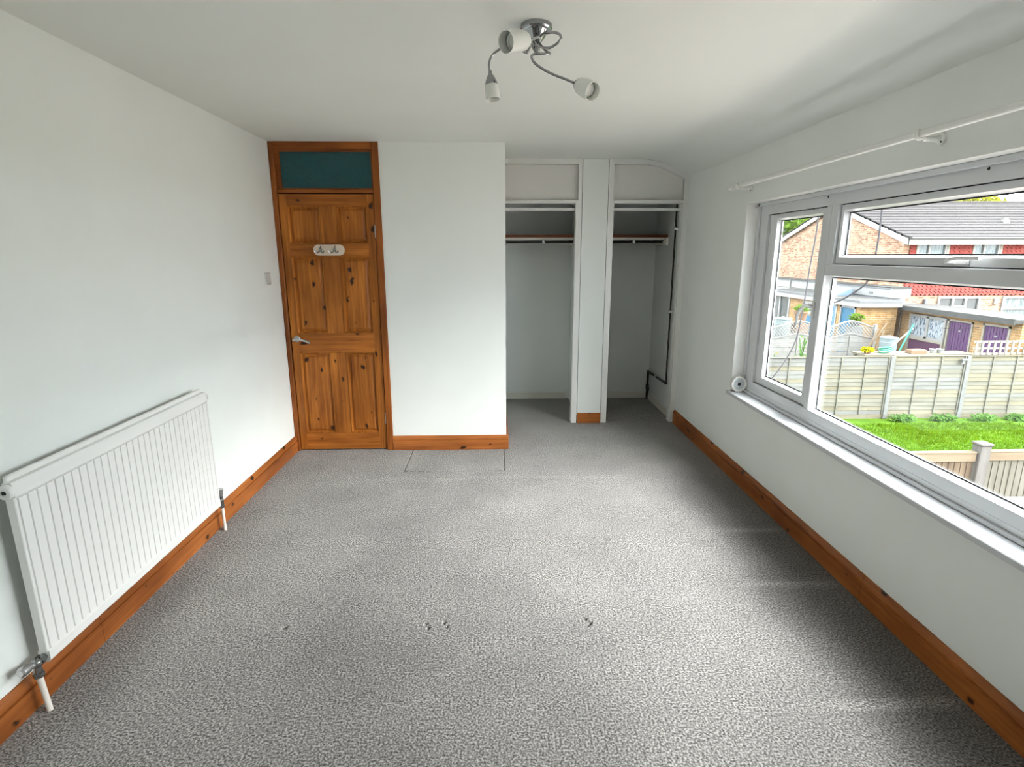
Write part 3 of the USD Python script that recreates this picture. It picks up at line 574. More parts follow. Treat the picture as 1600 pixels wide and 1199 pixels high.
part(v, 'valve_wheel', cat([tube([(xm, RY0 - .045, RZ0 + .024), (xm - .004, RY0 - .062, RZ0 + .026)], .010, 12), lathe([(0, 0), (.014, 0), (.017, .006), (.017, .026), (.012, .032), (0, .032)], (xm - .004, RY0 - .060, RZ0 + .026), (-.12, -1, .08), 12)]), SATIN, 30)
part(r, 'valve_tail_pipe', tube([(xm, RY0 - .034, RZ0 - .026), (xm + .006, RY0 - .028, -.004)], .0095, 14), PIPEW, 40)

# ---------------------------------------------------------------- ceiling light
LX, LY = .147, 2.205
lp = thing('ceiling_light', 'chrome three-arm ceiling light with curled arms and frosted glass shades', 'ceiling light', (LX, LY, H))
part(lp, 'ceiling_rose', lathe([(0, 0), (.055, 0), (.057, .004), (.057, .014), (.053, .019), (.043, .021), (.037, .030), (.026, .046), (.014, .060), (.008, .068), (0, .069)], (LX, LY, H), (0, 0, -1), 36), CHROME, 35)
part(lp, 'stem', lathe([(0, 0), (.010, 0), (.012, .008), (.012, .020), (.007, .027), (0, .028)], (LX + .002, LY, H - .060), (0, 0, -1), 20), CHROME, 35)
V3 = lambda *p: np.array(p)
def lamp(arm_path, cap_base, direction, length, rad, capfrac, r0=.66):
    dv = np.array(direction, float); dv /= np.linalg.norm(dv)
    a = part(lp, 'arm', tube(arm_path, .0042, 10, True), CHROME, 60)
    cap = part(lp, 'lamp_holder', lathe([(0, 0), (.006, 0), (.007, .006)] + [(rad * (.24 + (r0 - .22) * math.sin(t * 1.5)), .008 + capfrac * length * t) for t in np.linspace(0, 1, 7)] + [(0, .008 + capfrac * length)], cap_base, dv, 24), CHROME, 40)
    o = np.array(cap_base) + dv * (.006 + capfrac * length)
    L = length * (1 - capfrac)
    pr = [(rad * r0, 0), (rad * (r0 + .55 * (.97 - r0)), L * .12), (rad * (r0 + .8 * (.98 - r0)), L * .28), (rad * .99, L * .5), (rad * 1.0, L * .8), (rad * .98, L), (rad * .90, L * .985), (rad * .90, L * .8), (rad * .80, L * .3), (rad * (r0 - .08), .004), (rad * r0, 0)]
    part(lp, 'shade', lathe(pr, o, dv, 28), FROST, 40)
    bl = part(lp, 'bulb', lathe([(0, 0), (rad * .35, 0), (rad * .5, L * .3), (rad * .72, L * .66), (rad * .72, L * .70), (rad * .6, L * .71), (rad * .5, L * .66), (0, L * .62)], o, dv, 20), BULB, 30)
lamp([(LX, LY - .004, H - .085), V3(0.1468, 2.0721, 2.2620), V3(0.0999, 1.9126, 2.1890), V3(0.0780, 1.8207, 2.1445), V3(0.0890, 1.7734, 2.1191), V3(0.0965, 1.7753, 2.1281), V3(0.1021, 1.7789, 2.1443), V3(0.0994, 1.7644, 2.1477)], V3(0.1003, 1.7645, 2.1486), V3(0.0039, 1.6710, 2.1106) - V3(0.0994, 1.7648, 2.1494), .098, .0295, .12)
lamp([(LX, LY, H - .09), V3(0.1144, 2.1927, 2.2909), V3(0.0612, 2.2466, 2.2962), V3(0.0193, 2.2668, 2.2899), V3(-0.0140, 2.2724, 2.2659), V3(-0.0237, 2.2657, 2.2359), V3(-0.0204, 2.2591, 2.2082)], V3(-0.0204, 2.2602, 2.2128), V3(-0.0071, 2.2444, 2.1023) - V3(-0.0192, 2.2602, 2.2128), .097, .0270, .46, .88)
a3 = [(LX + .004, LY, H - .09), V3(0.1613, 2.1514, 2.2953), V3(0.1867, 2.0856, 2.2805), V3(0.2092, 2.0510, 2.2666), V3(0.2186, 2.0474, 2.2521), V3(0.2058, 2.0545, 2.2372), V3(0.1798, 2.0741, 2.2300), V3(0.1563, 2.1090, 2.2452), V3(0.1411, 2.1469, 2.2736), V3(0.1464, 2.1614, 2.2927),
      V3(0.1544, 2.1450, 2.2671), V3(0.1716, 2.1057, 2.2324), V3(0.1849, 2.0806, 2.2145), V3(0.1615, 2.0591, 2.2075), V3(0.1292, 2.0594, 2.2055), V3(0.1216, 2.0572, 2.1950), V3(0.1340, 2.0635, 2.1795), V3(0.1650, 2.0689, 2.1616), V3(0.1996, 2.0640, 2.1447), V3(0.2386, 2.0595, 2.1298), V3(0.2689, 2.0557, 2.1170)]
lamp(a3, V3(0.2667, 2.0560, 2.1181), V3(0.3279, 1.9588, 2.0603) - V3(0.2689, 2.0557, 2.1170), .104, .0300, .22)

# ================================================================ outside
GZ = -2.9
single('ground_1', bx(1.0, 80, -30, 9.12, GZ - .3, GZ), PAVING, 'pinkish paved yard below the window', kind='structure')
single('ground_2', bx(1.0, 80, 9.12, 14.6, GZ - .3, GZ), GRASSB, 'bright green lawn between the two fences', kind='structure')
single('ground_3', bx(1.0, 80, 14.6, 120, GZ - .3, GZ - .001), GROUNDM, 'garden ground behind the lap fence', kind='structure')
single('ground_4', bx(-80, 1.0, -30, 120, GZ - .3, GZ - .002), GROUNDM, 'ground on the far side of the house', kind='structure')
g = np.random.default_rng(3)
N = 26000
bxs = np.stack([4.5 + 9.4 * g.random(N), 9.30 + 4.66 * g.random(N), np.full(N, GZ)], 1)
lean = g.normal(0, .03, (N, 3)); lean[:, 2] = .05 + .06 * g.random(N); lean[:, 2] *= .5 + meshkit.noise(bxs * 1.2, 2)
ang = g.random(N) * np.pi; sd = np.stack([np.cos(ang), np.sin(ang), 0 * ang], 1) * .012
V = np.stack([bxs - sd, bxs + sd, bxs + lean], 1).reshape(-1, 3)
single('lawn_grass', (V, np.arange(3 * N).reshape(-1, 3)), GRASSL, 'short bright green grass of the lawn between the two fences', 'grass', kind='stuff')

# near close-boarded fence
NY = 9.1
f = thing('close_board_fence', 'low close-boarded fence of upright boards, nearest below the window', 'fence', (8.6, NY, GZ))
part(f, 'post', cat([bx(8.52, 8.72, NY - .07, NY + .12, GZ, -1.76, .01), bx(8.50, 8.74, NY - .09, NY + .14, -1.76, -1.715, .012)]), NPOST, label='square grey timber post with a cap')
part(f, 'post', cat([bx(10.62, 10.82, NY - .07, NY + .12, GZ, -1.76, .01), bx(10.60, 10.84, NY - .09, NY + .14, -1.76, -1.715, .012)]), NPOST)
for x0, x1, m, zt in ((5.2, 8.50, NRAIL, -1.90), (8.74, 10.62, NRAIL, -1.885)):
    part(f, 'capping_rail', bx(x0, x1, NY - .04, NY + .06, zt, zt + .028, .004), m)
    part(f, 'top_rail', bx(x0, x1, NY - .03, NY + .0, zt - .155, zt, .004), m)
    part(f, 'gravel_board', bx(x0, x1, NY - .02, NY + .03, GZ, GZ + .14), PAVING)
    x = x0
    while x < x1 - .05:
        wv = .108 + .012 * g.random(); dz = .006 * g.random()
        q = Polygon([(x, NY + .004), (min(x + wv + .012, x1), NY + .016), (min(x + wv + .012, x1), NY + .022), (x, NY + .022)])
        part(f, 'board', prism(q, 'z', GZ + .14, zt - .02 - dz), NB1 if x < 8.5 else NB2)
        x += wv

# lap panel fence
LYF = 14.5
f = thing('lap_fence', 'pale weathered lap panel fence with concrete posts across the far side of the lawn', 'fence', (10.7, LYF, GZ))
posts = [4.4, 6.5, 8.6, 10.7, 12.8, 14.9, 17.0]
for i, x in enumerate(posts): part(f, 'post', bx(x - .055, x + .055, LYF - .06, LYF + .06, GZ, -1.14, .008), CONCRETE)
k = 0
for a, b_ in zip(posts[:-1], posts[1:]):
    x0, x1 = a + .056, b_ - .056; dz = (.012, -.01, 0, .008, -.004, .012)[k % 6]; zt = -1.165 + dz
    part(f, 'gravel_board', bx(x0, x1, LYF - .02, LYF + .02, GZ, GZ + .13), FENCE2)
    nb = 14; hb = (zt - (GZ + .13)) / nb
    for j in range(nb):
        z = GZ + .13 + j * hb; tw = .004 * g.normal(size=2)
        p = [(x0, LYF - .016, z + tw[0] * .3), (x1, LYF - .016, z + tw[1] * .3), (x1, LYF - .002, z + hb + .012), (x0, LYF - .002, z + hb + .012)]
        vv = np.array(p + [(q0, q1 + .009, q2) for q0, q1, q2 in p])
        part(f, 'slat', trimesh.convex.convex_hull(vv), (FENCE1, FENCE2, FENCE3)[(k * 5 + j * 7 + int(3 * g.random())) % 3])
    for q in range(4):
        xb = x0 + (x1 - x0) * q / 3; xb = min(max(xb, x0 + .02), x1 - .02)
        part(f, 'batten', bx(xb - .019, xb + .019, LYF - .036, LYF - .012, GZ + .13, zt, .003), FENCE1)
    part(f, 'capping', bx(x0, x1, LYF - .035, LYF + .03, zt, zt + .03, .004), FENCE2)
    k += 1
t = thing('solar_fence_light', 'small dark solar lamp fixed near the top of the lap fence', 'lamp', (12.64, LYF - .05, -1.30))
part(t, 'bracket', bx(12.60, 12.68, LYF - .06, LYF - .037, -1.36, -1.24), WHITEX); part(t, 'lamp_head', cat([bx(12.56, 12.71, LYF - .13, LYF - .06, -1.26, -1.21, .01), bx(12.57, 12.61, LYF - .12, LYF - .07, -1.33, -1.26, .005)]), FELTD)

# square trellis on top of the fence
f = thing('square_trellis', 'cream square-mesh timber trellis on top of the lap fence, right of the purple doors', 'trellis', (13.9, 14.5, -1.12))
TY, TX0, TX1 = LYF, 12.90, 16.9
for z in (-.765, -.945, -1.095): part(f, 'rail', bx(TX0, TX1, TY - .004, TY + .018, z - .026, z + .026), CREAMX)
x = TX0 + .07
while x < TX1: part(f, 'upright', bx(x - .026, x + .026, TY - .026, TY - .005, -1.11, -.745), CREAMX); x += .168

# trellis-topped fence
f = thing('trellis_fence', 'pale slatted garden fence with a wavy diamond-lattice top', 'fence', (10.6, 17.5, GZ))
FY = 17.5
pp = [7.0, 8.78, 10.62, 12.2]
for x in pp: part(f, 'post', bx(x - .05, x + .05, FY - .05, FY + .05, GZ, -.66, .01), TRELL)
for a, b_ in zip(pp[:-1], pp[1:]):
    x0, x1 = a + .05, b_ - .05; xx = np.linspace(x0, x1, 25); s = .5 - .5 * np.cos(2 * np.pi * (xx - x0) / (x1 - x0))
    top, low = -.72 + .19 * s, -1.08 + .135 * s
    for arc, nm in ((top, 'arched_rail'), (low, 'arched_rail')):
        part(f, nm, prism(Polygon(list(zip(xx, arc + .022)) + list(zip(xx[::-1], arc[::-1] - .022))), 'y', FY - .03, FY + .02), TRELL)
    area = Polygon(list(zip(xx, top)) + list(zip(xx[::-1], low[::-1])))
    for sg, yy in ((1, 0), (-1, -.012)):
        strips = [LineString([(x, -1.3), (x + sg * .9, -.4)]).buffer(.011) for x in np.arange(x0 - 1.2, x1 + 1.2, .105)]
        part(f, 'lattice', prism(unary_union(strips).intersection(area), 'y', FY - .010 + yy, FY + yy), TRELL)
    z = GZ + .05
    while z < -.97:
        zt = z + .132
        ok = xx[low > z + .02]
        hull = Polygon(list(zip(xx, low)) + [(x1, GZ), (x0, GZ)]).intersection(sbox(x0, z, x1, zt))
        if hull.area > .01: part(f, 'slat', prism(hull, 'y', FY - .012 + .006 * g.random(), FY + .008), TRELL)
        z += .147
    part(f, 'batten', bx((x0 + x1) / 2 - .02, (x0 + x1) / 2 + .02, FY - .03, FY - .01, GZ, -1.0), TRELL)

# brick outhouse with purple doors: its front faces left, running towards us
SX, ZR = 14.3, -.30
s = thing('purple_outhouse', 'brick outhouse with purple doors and a flat grey felt roof', 'shed', (15.6, 17, GZ))
wl = sbox(14.66, GZ, 19.72, ZR + .005) - sbox(16.22, GZ - .1, 17.15, -.44) - sbox(14.98, GZ - .1, 15.85, -.43) - sbox(17.2, GZ + .1, 18.82, -.42)
part(s, 'brick_wall', prism(wl, 'x', SX, SX + .12), YB_Y)
part(s, 'brick_wall', cat([bx(SX + .12, 15.6, 14.66, 14.78, GZ, ZR), bx(SX + .12, 15.6, 19.60, 19.72, GZ, ZR), bx(15.48, 15.6, 14.78, 19.60, GZ, ZR)]), YB_X)
rf = [(SX - .28, ZR + .02), (15.75, ZR + .0), (15.75, ZR + .09), (SX - .28, ZR + .11)]
part(s, 'roof', prism(Polygon(rf), 'y', 14.60, 19.74), FELT)
part(s, 'fascia', bx(SX - .31, SX - .275, 14.60, 19.74, ZR - .03, ZR + .125), FELT); part(s, 'eaves_board', bx(SX - .275, SX, 14.65, 19.7, ZR - .015, ZR + .01), FELTD)
wd = part(s, 'window_frame', cat([ring('x', 17.22, 18.80, -1.22, -.44, .085, SX - .04, SX + .06), bx(SX - .04, SX + .06, 17.93, 18.03, -1.2, -.46)]), WHITEX)
part(wd, 'pane', bx(SX + .0, SX + .015, 18.03, 18.715, -1.14, -.52), LACE); part(wd, 'pane', bx(SX + .0, SX + .015, 17.30, 17.93, -1.14, -.52), LACE)
lp_ = part(s, 'plum_panel', bx(SX + .0, SX + .03, 17.30, 18.72, GZ + .1, -1.29), PURPLED)
part(s, 'panel_frame', cat([ring('x', 17.22, 18.80, GZ + .1, -1.22, .07, SX - .04, SX + .05)]), CREAMX)
for y0, y1, zt, lab in ((16.27, 17.10, -.50, 'wide purple door'), (15.03, 15.80, -.48, 'narrow purple door')):
    dr = part(s, 'door', bx(SX + .025, SX + .04, y0, y1, GZ, zt), PURPLED, label=lab)
    nn = 8; wv = (y1 - y0) / nn
    for i in range(nn): part(dr, 'board', bx(SX + .0 + .004 * (i % 2), SX + .03, y0 + i * wv + .006, y0 + (i + 1) * wv - .006, GZ + .02, zt - .01, .004), PURPLE)
    part(s, 'door_frame', cat([bx(SX - .03, SX + .05, y0 - .06, y0 - .003, GZ, zt + .06), bx(SX - .03, SX + .05, y1 + .003, y1 + .06, GZ, zt + .06), bx(SX - .03, SX + .05, y0 - .06, y1 + .06, zt + .003, zt + .06)]), CREAMX)
    part(dr, 'door_number', bx(SX - .008, SX + .002, (y0 + y1) / 2 - .04, (y0 + y1) / 2 + .03, zt - .30, zt - .25), WHITEX)
part(s, 'downpipe', tube([(SX - .06, 19.2, ZR), (SX - .06, 19.2, GZ)], .03, 8), BARK)

# outhouse with blue doors
BX0, BY0 = 12.64, 19.0
s = thing('blue_door_outhouse', 'flat-roofed brick outhouse with blue doors behind the trellis fence', 'outbuilding', (13.4, 21.5, GZ))
wl = sbox(BY0, GZ, 25.6, -.2) - sbox(19.25, GZ - .1, 20.15, -.25) - sbox(20.35, GZ - .1, 21.3, -.24) - sbox(21.75, -.80, 22.70, -.29) - sbox(23.75, GZ - .1, 25.5, -.15)
part(s, 'brick_wall', prism(wl, 'x', BX0, BX0 + .12), YB_Y)
part(s, 'brick_wall', cat([bx(BX0 + .12, 13.94, BY0, BY0 + .12, GZ, -.2), bx(BX0 + .12, 13.94, 25.48, 25.6, GZ, -.2), bx(13.84, 13.94, BY0 + .12, 25.48, GZ, -.2)]), YB_X)
part(s, 'roof', bx(BX0 - .16, 13.95, BY0 - .16, 25.8, -.10, -.02), FELT); part(s, 'roof_edge', ring('z', BX0 - .20, 13.96, BY0 - .20, 25.8, (.05, .01, .05, .01), -.075, .005), FELTD)
part(s, 'fascia', ring('z', BX0 - .18, 13.955, BY0 - .18, 25.8, (.04, .01, .04, .01), -.235, -.075), WHITEX)
for y0, y1 in ((19.25, 20.15), (20.35, 21.3)):
    dr = part(s, 'door', bx(BX0 + .02, BX0 + .06, y0 + .06, y1 - .06, GZ, -.32), BLUE, label='blue painted door')
    part(s, 'door_frame', cat([bx(BX0 - .02, BX0 + .08, y0, y0 + .07, GZ, -.25), bx(BX0 - .02, BX0 + .08, y1 - .07, y1, GZ, -.25), bx(BX0 - .02, BX0 + .08, y0, y1, -.33, -.25)]), WHITEX)
    part(dr, 'door_knob', trimesh.creation.icosphere(1, .03).apply_translation((BX0, y1 - .14, -1.3)), SATIN)
wd = part(s, 'window_frame', cat([ring('x', 21.75, 22.70, -.80, -.29, .11, BX0 - .02, BX0 + .08), bx(BX0 - .02, BX0 + .06, 21.8, 22.65, -.62, -.58)]), WHITEX)
part(wd, 'pane', bx(BX0 + .03, BX0 + .04, 21.85, 22.6, -.72, -.36), PANEDARK)
part(s, 'skylight', prism(Polygon([(13.3, -.02), (13.92, .26), (13.94, .22), (13.94, -.02)]), 'y', 21.6, 23.0), SOLAR, label='tilted blue-grey glass panel on the flat roof')
part(s, 'blue_panel', bx(BX0 - .02, BX0 + .01, 21.8, 22.68, -1.6, -.86), BLUE)
wd = part(s, 'patio_door_frame', cat([ring('x', 23.75, 25.5, GZ, -.15, .11, BX0 - .02, BX0 + .1), bx(BX0 - .02, BX0 + .08, 24.55, 24.66, GZ, -.2)]), WHITEX)
part(wd, 'pane', bx(BX0 + .03, BX0 + .04, 23.86, 24.55, GZ + .1, -.26), PANEDARK); part(wd, 'pane', bx(BX0 + .03, BX0 + .04, 24.66, 25.39, GZ + .1, -.26), PANEDARK)

# flat-roofed white extension along the gable
EX = 14.2
s = thing('white_extension', 'white flat-roofed extension running along the brick gable wall', 'extension', (14.5, 25, GZ))
part(s, 'wall', bx(EX, 14.9, 20.0, 29.5, GZ, .32), WHITEX)
part(s, 'roof', bx(EX - .05, 14.915, 19.8, 29.7, .30, .40), FELT); part(s, 'fascia', bx(EX - .06, EX - .02, 19.8, 29.7, .02, .31), WHITEX); part(s, 'fascia', bx(EX - .06, 14.9, 19.76, 19.80, .02, .31), WHITEX)
part(s, 'roof_edge', bx(EX - .08, EX - .02, 19.75, 29.75, .31, .36), FELTD)
part(s, 'downpipe', tube([(EX - .10, 26.7, .35), (EX - .10, 26.7, -.4)], .045, 8), WHITEX)

part(s, 'air_brick', bx(EX - .07, EX - .055, 20.7, 20.9, .10, .18), CONCRETE)

# the far house
HX, HY, HYB, EZ, AY, AZ, XR = 14.92, 20.5, 30.16, 2.02, 25.0, 3.60, 36.0
s = thing('far_house', 'brick house with a grey tiled roof and red tile-hung front across the gardens', 'house', (22, 24, GZ))
gp = Polygon([(HY, GZ), (HYB, GZ), (HYB, EZ), (AY, AZ), (HY, EZ)])
part(s, 'gable_wall', prism(gp, 'x', HX, HX + .2), BR_Y)
wins = [(15.39, 16.50, .70, 1.99), (17.50, 18.49, .70, 1.99), (20.9, 22.1, .70, 1.99)]
lows = [(16.50, 18.12, -1.05, .005), (18.98, 20.7, -1.05, .005)]
fr = sbox(HX + .2, GZ, XR, EZ + .1)
for a in wins + lows: fr = fr - sbox(a[0], a[2], a[1], a[3])
part(s, 'front_wall', prism(fr, 'y', HY, HY + .2), BR_X)
part(s, 'side_wall', cat([bx(XR - .2, XR, HY + .2, HYB, GZ, EZ), bx(HX + .2, XR, HYB - .2, HYB, GZ, EZ)]), BR_X)
def window(a, y, sp, pane):
    x0, x1, z0, z1 = a
    fm = [ring('y', x0, x1, z0, z1, .07, y - .03, y + .08)]
    for t_ in sp: fm.append(bx(x0 + t_ * (x1 - x0) - .04, x0 + t_ * (x1 - x0) + .04, y - .03, y + .08, z0 + .05, z1 - .05))
    if len(sp) == 1: fm.append(bx(x0 + .05, x0 + sp[0] * (x1 - x0), y - .02, y + .07, z1 - .50, z1 - .42))
    else: fm.append(bx(x0 + sp[0] * (x1 - x0), x0 + sp[1] * (x1 - x0), y - .02, y + .07, z1 - .42, z1 - .34))
    fp = part(s, 'window_frame', cat(fm), WHITEX)
    e_ = [0] + list(sp) + [1]
    for t0, t1 in zip(e_[:-1], e_[1:]):
        part(fp, 'pane', bx(x0 + t0 * (x1 - x0) + .05, x0 + t1 * (x1 - x0) - .05, y + .03, y + .04, z0 + .06, z1 - .06), pane)
for i, a in enumerate(wins): window(a, HY - .03, [.42], PANEBLUE); part(s, 'window_cheek', cat([bx(a[1], a[1] + .09, HY - .07, HY + .02, a[2], a[3]), bx(a[0] - .03, a[0], HY - .07, HY + .02, a[2], a[3])]), CREAMX)
window(lows[0], HY - .02, [.36, .66], PANEDARK); window(lows[1], HY - .02, [.62], PANEBLUE)
# red hanging tiles, course by course, with pointed tails
ch, tw_, z, k = .105, .165, .06, 0
while z < 1.93:
    ivs = [(15.13, XR)]
    for a in wins:
        if a[2] - .1 < z + ch * .5 < a[3] + .02: ivs = [q for i0, i1 in ivs for q in ((i0, min(i1, a[0] - .03)), (max(i0, a[1] + .09), i1)) if q[1] - q[0] > .05]
    ms = []
    for i0, i1 in ivs:
        i1 = min(i1, 27.0); n_ = max(1, int(round((i1 - i0) / tw_))); st = (i1 - i0) / n_; off = .5 * (k % 2)
        if i1 - i0 < .06: continue
        up_, lo_ = [(i0, z + ch + .02), (i1, z + ch + .02)], []
        for q in range(n_):
            c_ = i0 + q * st
            lo_ += [(c_, z + .052), (c_ + st * (.30 + .3 * off), z - .014), (c_ + st * (.62 + .3 * off), z - .006), (c_ + st * .98, z + .046)]
        pol = Polygon(up_ + lo_[::-1] + [(i0, z + .03)][:0])
        if not pol.is_valid: pol = pol.buffer(0)
        ms.append(prism(pol, 'y', HY - .060, HY - .045))
    m = cat(ms); v = m.vertices; v[:, 1] += (v[:, 2] - z) * .22; m.vertices = v
    part(s, 'tile_course', m, REDT); z += ch; k += 1
bk = sbox(15.13, .05, 27, 1.92)
for a in wins: bk = bk - sbox(a[0] - .03, a[2], a[1] + .09, a[3])
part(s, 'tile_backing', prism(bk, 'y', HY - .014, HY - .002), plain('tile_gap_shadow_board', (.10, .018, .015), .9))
# eaves
part(s, 'soffit_fascia', bx(HX - .12, XR, HY - .34, HY - .30, 1.885, 2.13), WHITEP, label='peeling white painted eaves board'); part(s, 'soffit', bx(HX - .1, XR, HY - .30, HY, 1.90, 1.93), WHITEX)
part(s, 'gutter', tube([(HX - .05, HY - .38, 2.12), (XR, HY - .38, 2.12)], .045, 8), FELTD)
def barge(y0, z0, y1, z1):
    return prism(Polygon([(y0, z0), (y1, z1), (y1, z1 - .24), (y0, z0 - .24)]), 'x', HX - .14, HX - .09)
part(s, 'barge_board', barge(HY - .34, 2.125, AY, AZ + .14), WHITEX); part(s, 'barge_board', barge(AY, AZ + .14, HYB + .3, 2.06), WHITEX)
# roof courses, front and back
def slope(y0, z0, y1, z1, n_):
    for i in range(n_):
        a, b_ = i / n_, (i + 1) / n_ + .02
        ya, za, yb, zb = y0 + (y1 - y0) * a, z0 + (z1 - z0) * a, y0 + (y1 - y0) * b_, z0 + (z1 - z0) * b_
        if i == n_ - 1: yb, zb = y1, z1
        wob_ = .006 * g.normal()
        q = Polygon([(ya, za - .02), (ya, za + .055 + wob_), (yb, zb + .012), (yb, zb - .05)])
        part(s, 'roof_course', prism(q.buffer(0), 'x', HX - .14, XR), (ROOFT, ROOFT2)[i % 2])
slope(HY - .40, 2.12, AY, AZ + .13, 13)
slope(HYB + .35, 2.04, AY, AZ + .13, 4)
part(s, 'ridge_tile', tube([(HX - .14, AY, AZ + .13), (XR, AY, AZ + .13)], .09, 8), ROOFT)
part(s, 'roof_vent', cat([bx(19.78, 20.0, 21.9, 22.1, 2.60, 2.86, .02), tube([(19.9, 22.0, 2.5), (19.9, 22.0, 2.95)], .07, 8)]), WHITEX)
part(s, 'downpipe', tube([(HX - .12, 30.05, 2.0), (HX - .12, 30.05, .45)], .09, 8), WHITEX)
part(s, 'wall_lantern', cat([bx(15.95, 16.07, HY - .12, HY, -.28, -.08, .02)]), FELTD)
part(s, 'alarm_box', bx(19.55 - .9, 19.72 - .9, HY - .08, HY, -.30, -.06, .02), WHITEX)

# trees
for nm, lab, c_, rad, n_, sz, m, sd_ in (('tree', 'green tree showing left of the brick gable', (26.5, 48, 2.3), (4.2, 3, 3.0), 3500, .32, LEAFG, 4), ('tree', 'yellow-green tree rising above the far roof ridge', (38.2, 46, 2.6), (5.6, 3, 4.3), 6500, .30, LEAFY, 9)):
    tr = thing(nm, lab, 'tree', (c_[0], c_[1], GZ))
    part(tr, 'crown', leaves(c_, rad, n_, sz, sd_), m); part(tr, 'trunk', tube([(c_[0], c_[1], GZ), (c_[0] + .1, c_[1], c_[2])], [.35, .2], 10), BARK)

# water butts, pots, canes, hose
def butt(lab, x, y, zt, r_):
    t_ = thing('water_butt', lab, 'water butt', (x, y, GZ))
    hh = zt - GZ
    pr = [(0, 0), (r_ * .85, 0)]
    for q in np.linspace(.05, .92, 7): pr += [(r_ * (.86 + .14 * q), hh * q - .015), (r_ * (.89 + .14 * q), hh * q), (r_ * (.86 + .14 * q), hh * q + .015)]
    pr += [(r_, hh - .04)]
    part(t_, 'barrel', lathe(pr + [(0, hh - .04)], (x, y, GZ), n=28), BUTT, 25)
    part(t_, 'lid', lathe([(0, 0), (r_ * 1.06, 0), (r_ * 1.06, .03), (r_ * .9, .05), (r_ * .2, .055), (r_ * .15, .09), (0, .09)], (x, y, zt - .04), n=28), BUTT, 25)
butt('pale blue water butt right of the trellis fence, beside the leaning canes', 12.05, 16.6, -.93, .235)
butt('pale blue water butt left of the trellis fence peaks, under the plant pot', 9.72, 18.6, -.55, .27)
t = thing('plant_pot', 'terracotta pot with a small plant behind the left trellis peak', 'plant pot', (10.32, 18.6, GZ))
part(t, 'stand', bx(10.10, 10.54, 18.4, 18.8, GZ, -.75), TERRA); part(t, 'pot', lathe([(0, 0), (.13, 0), (.21, .36), (.23, .36), (.23, .42), (.19, .42), (.18, .38), (0, .38)], (10.32, 18.6, -.75), n=24), TERRA, 30)
part(t, 'foliage', leaves((10.32, 18.6, -.24), (.26, .2, .15), 130, .06, 21), LEAFG)
t = thing('plant_pot', 'green leafy plant in a pot in front of the blue doors', 'plant pot', (12.25, 18.6, GZ))
part(t, 'stand', bx(12.05, 12.45, 18.45, 18.8, GZ, -.85), FELTD); part(t, 'pot', lathe([(0, 0), (.12, 0), (.2, .16), (.18, .16), (0, .13)], (12.25, 18.6, -.85), n=20), FELTD, 30)
part(t, 'foliage', leaves((12.25, 18.6, -.56), (.27, .2, .15), 150, .06, 22), LEAFG)
for top, low, yy, lab in (((12.46, -.60), (11.86, -1.58), 17.36, 'longest brown cane leaning against the end of the trellis fence'), ((12.16, -.76), (11.78, -1.60), 17.28, 'left-hand short cane leaning against the trellis fence'), ((12.30, -.80), (12.02, -1.62), 17.20, 'right-hand short cane leaning against the trellis fence')):
    k_ = (GZ - top[1]) / (low[1] - top[1])
    single('garden_cane', tube([(top[0] + (low[0] - top[0]) * k_, yy - .05, GZ), (top[0], yy, top[1])], .022, 8), POLE, lab, 'cane', 40)
for top, low, yy, m, lab in (((12.18, -.56), (11.50, -1.22), 15.85, WHITEX, 'pale pole leaning right of the water butt'), ((12.08, -.42), (11.86, -1.0), 15.72, TEALP, 'green-handled garden tool leaning right of the water butt')):
    k_ = (GZ - top[1]) / (low[1] - top[1])
    single('garden_pole', tube([(top[0] + (low[0] - top[0]) * k_, yy, GZ), (top[0], yy, top[1])], .025, 8), m, lab, 'pole', 40)
bn = thing('potting_bench', 'low timber bench behind the lap fence below the outhouse window', 'bench', (12.3, 15.1, GZ))
part(bn, 'top', bx(10.2, 13.35, 14.85, 15.5, -1.22, -1.17), FENCE2)
for x in (10.3, 11.8, 13.25):
    for y in (14.9, 15.45): part(bn, 'leg', bx(x - .03, x + .03, y - .03, y + .03, GZ, -1.22), FENCE2)
t = thing('hose_coil', 'coiled teal garden hose lying behind the lap fence', 'hose', (10.93, 15.15, -1.17))
ph = np.linspace(0, 10 * np.pi, 160)
part(t, 'coil', tube(np.stack([10.93 + (.16 + .02 * np.sin(ph * .7)) * np.cos(ph), 15.15 + .12 * np.sin(ph), -1.145 + .14 * ph / ph[-1] + .02 * np.sin(ph * 1.3)], 1), .016, 6), TEALP, 60)
t = thing('flower_pot', 'pot of bright yellow flowers behind the lap fence', 'flowers', (10.40, 15.1, -1.169))
part(t, 'pot', lathe([(0, 0), (.07, 0), (.10, .07), (0, .07)], (10.40, 15.1, -1.169), n=14), TERRA); part(t, 'flowers', leaves((10.40, 15.1, -1.06), (.19, .12, .07), 220, .04, 31), YELLOWF)
t = thing('planter_box', 'brown planter box beside the leaning poles behind the lap fence', 'planter', (11.75, 15.1, -1.17))
part(t, 'box', bx(11.55, 12.0, 14.95, 15.2, -1.17, -1.06, .01), TERRA); part(t, 'soil', bx(11.58, 11.97, 14.98, 15.17, -1.065, -1.05), BARK)
for x, lab in ((12.28, 'left white flower pot below the plum panel'), (12.48, 'right white flower pot below the plum panel')):
    single('white_pot', lathe([(0, 0), (.06, 0), (.085, .10), (.095, .10), (.095, .12), (.08, .12), (.07, .03), (0, .03)], (x, 15.1, -1.17), n=18), WHITEX, lab, 'flower pot', 30)
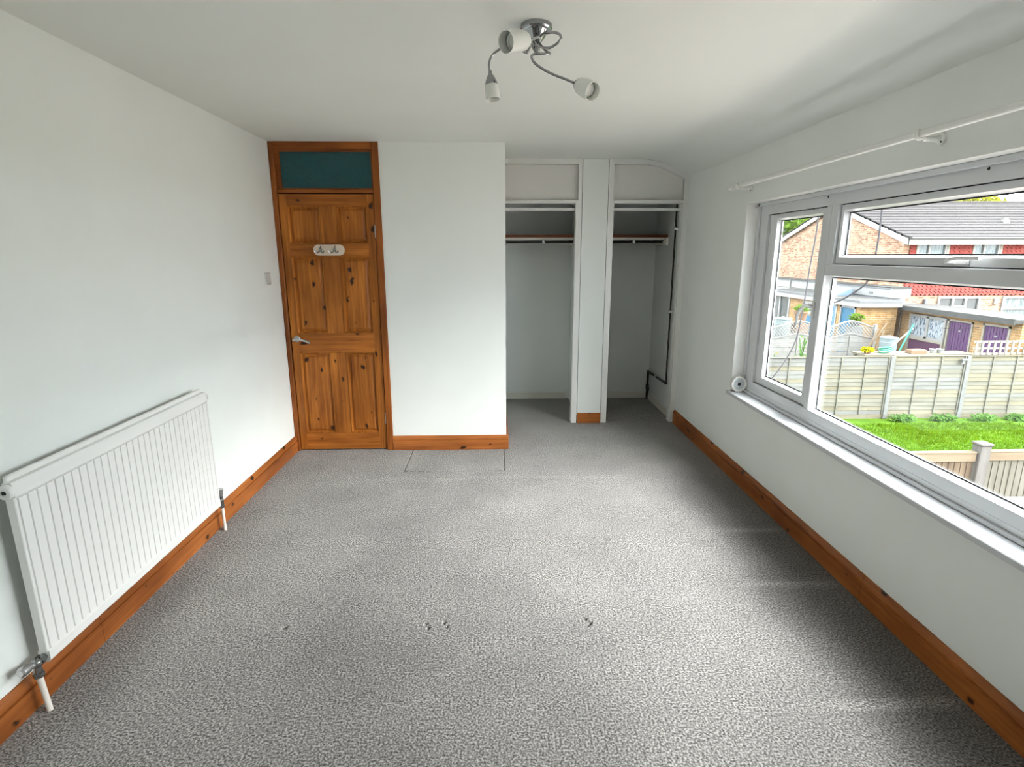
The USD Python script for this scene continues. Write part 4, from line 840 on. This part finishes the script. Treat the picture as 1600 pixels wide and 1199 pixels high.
# plants
def plant(lab, x, y, z0, h_, r_, n_, sz, m, sd_, nm='shrub'):
    t_ = thing(nm, lab, 'plant', (x, y, z0))
    gg = np.random.default_rng(sd_); ms = []
    for q in range(4): ms.append(tube([(x, y, z0), (x + r_ * .3 * gg.normal(), y, z0 + h_ * .55), (x + r_ * .5 * gg.normal(), y, z0 + h_ * .95)], .012, 5))
    part(t_, 'stems', cat(ms), LEAFD); part(t_, 'foliage', leaves((x, y, z0 + h_ * .62), (r_, r_, h_ * .42), n_, sz, sd_, shell=.1), m)
plant('slender climbing plant in front of the trellis fence', 9.05, 16.0, GZ, 2.15, .2, 130, .055, LEAFD, 41)
plant('pale bushy shrub low behind the lap fence at the left', 7.85, 15.6, GZ, 1.72, .36, 330, .045, LEAFY, 42)
for i, (x, w_, lab) in enumerate(((11.05, .42, 'leftmost clump of weeds at the foot of the lap fence'), (12.2, .48, 'broad clump of weeds left of the fence post by the solar lamp'), (13.28, .38, 'small weed clump right of the fence post with the solar lamp'), (14.25, .36, 'rightmost clump of weeds at the foot of the lap fence'))):
    t_ = thing('weed_clump', lab, 'weeds', (x, 14.2, GZ))
    part(t_, 'foliage', leaves((x, 14.2, GZ + .08), (w_, .19, .12), 420, .045, 50 + i, shell=.2), LEAFD)

# washing line and the two loose cables that hang past the window
single('washing_line', tube([(14.0, 16.95, -.72), (14.1, 16.3, -.64), (14.22, 15.92, -.55)], .008, 6, True), CABLE, 'thin washing line in front of the purple door', 'line')
cbx = 2.15
for pts, lab in (([(1.872, 3.70, 2.2), (1.90, 3.72, 2.19), (2.10, 3.76, 2.05), (cbx, 3.80, 1.77), (cbx, 3.832, 1.45), (cbx, 3.856, 1.19), (cbx, 3.923, .905), (cbx, 4.176, .61), (cbx, 4.5, .35)], 'thin loose cable hanging outside the left window pane'),
                 ([(1.872, 3.16, 2.25), (1.90, 3.16, 2.24), (2.10, 3.17, 2.1), (cbx, 3.174, 1.80), (cbx, 3.171, 1.544), (cbx, 3.202, 1.407), (cbx, 3.297, 1.335), (cbx, 3.5, 1.25), (cbx, 3.84, 1.19)], 'thin loose cable hanging outside the wide middle pane')):
    t_ = thing('loose_cable', lab, 'cable', pts[0])
    part(t_, 'cable', tube(pts, .0048, 8, True), CABLE)
    part(t_, 'wall_clip', bx(1.8551, 1.880, pts[0][1] - .015, pts[0][1] + .015, pts[0][2] - .012, pts[0][2] + .012), CABLE)
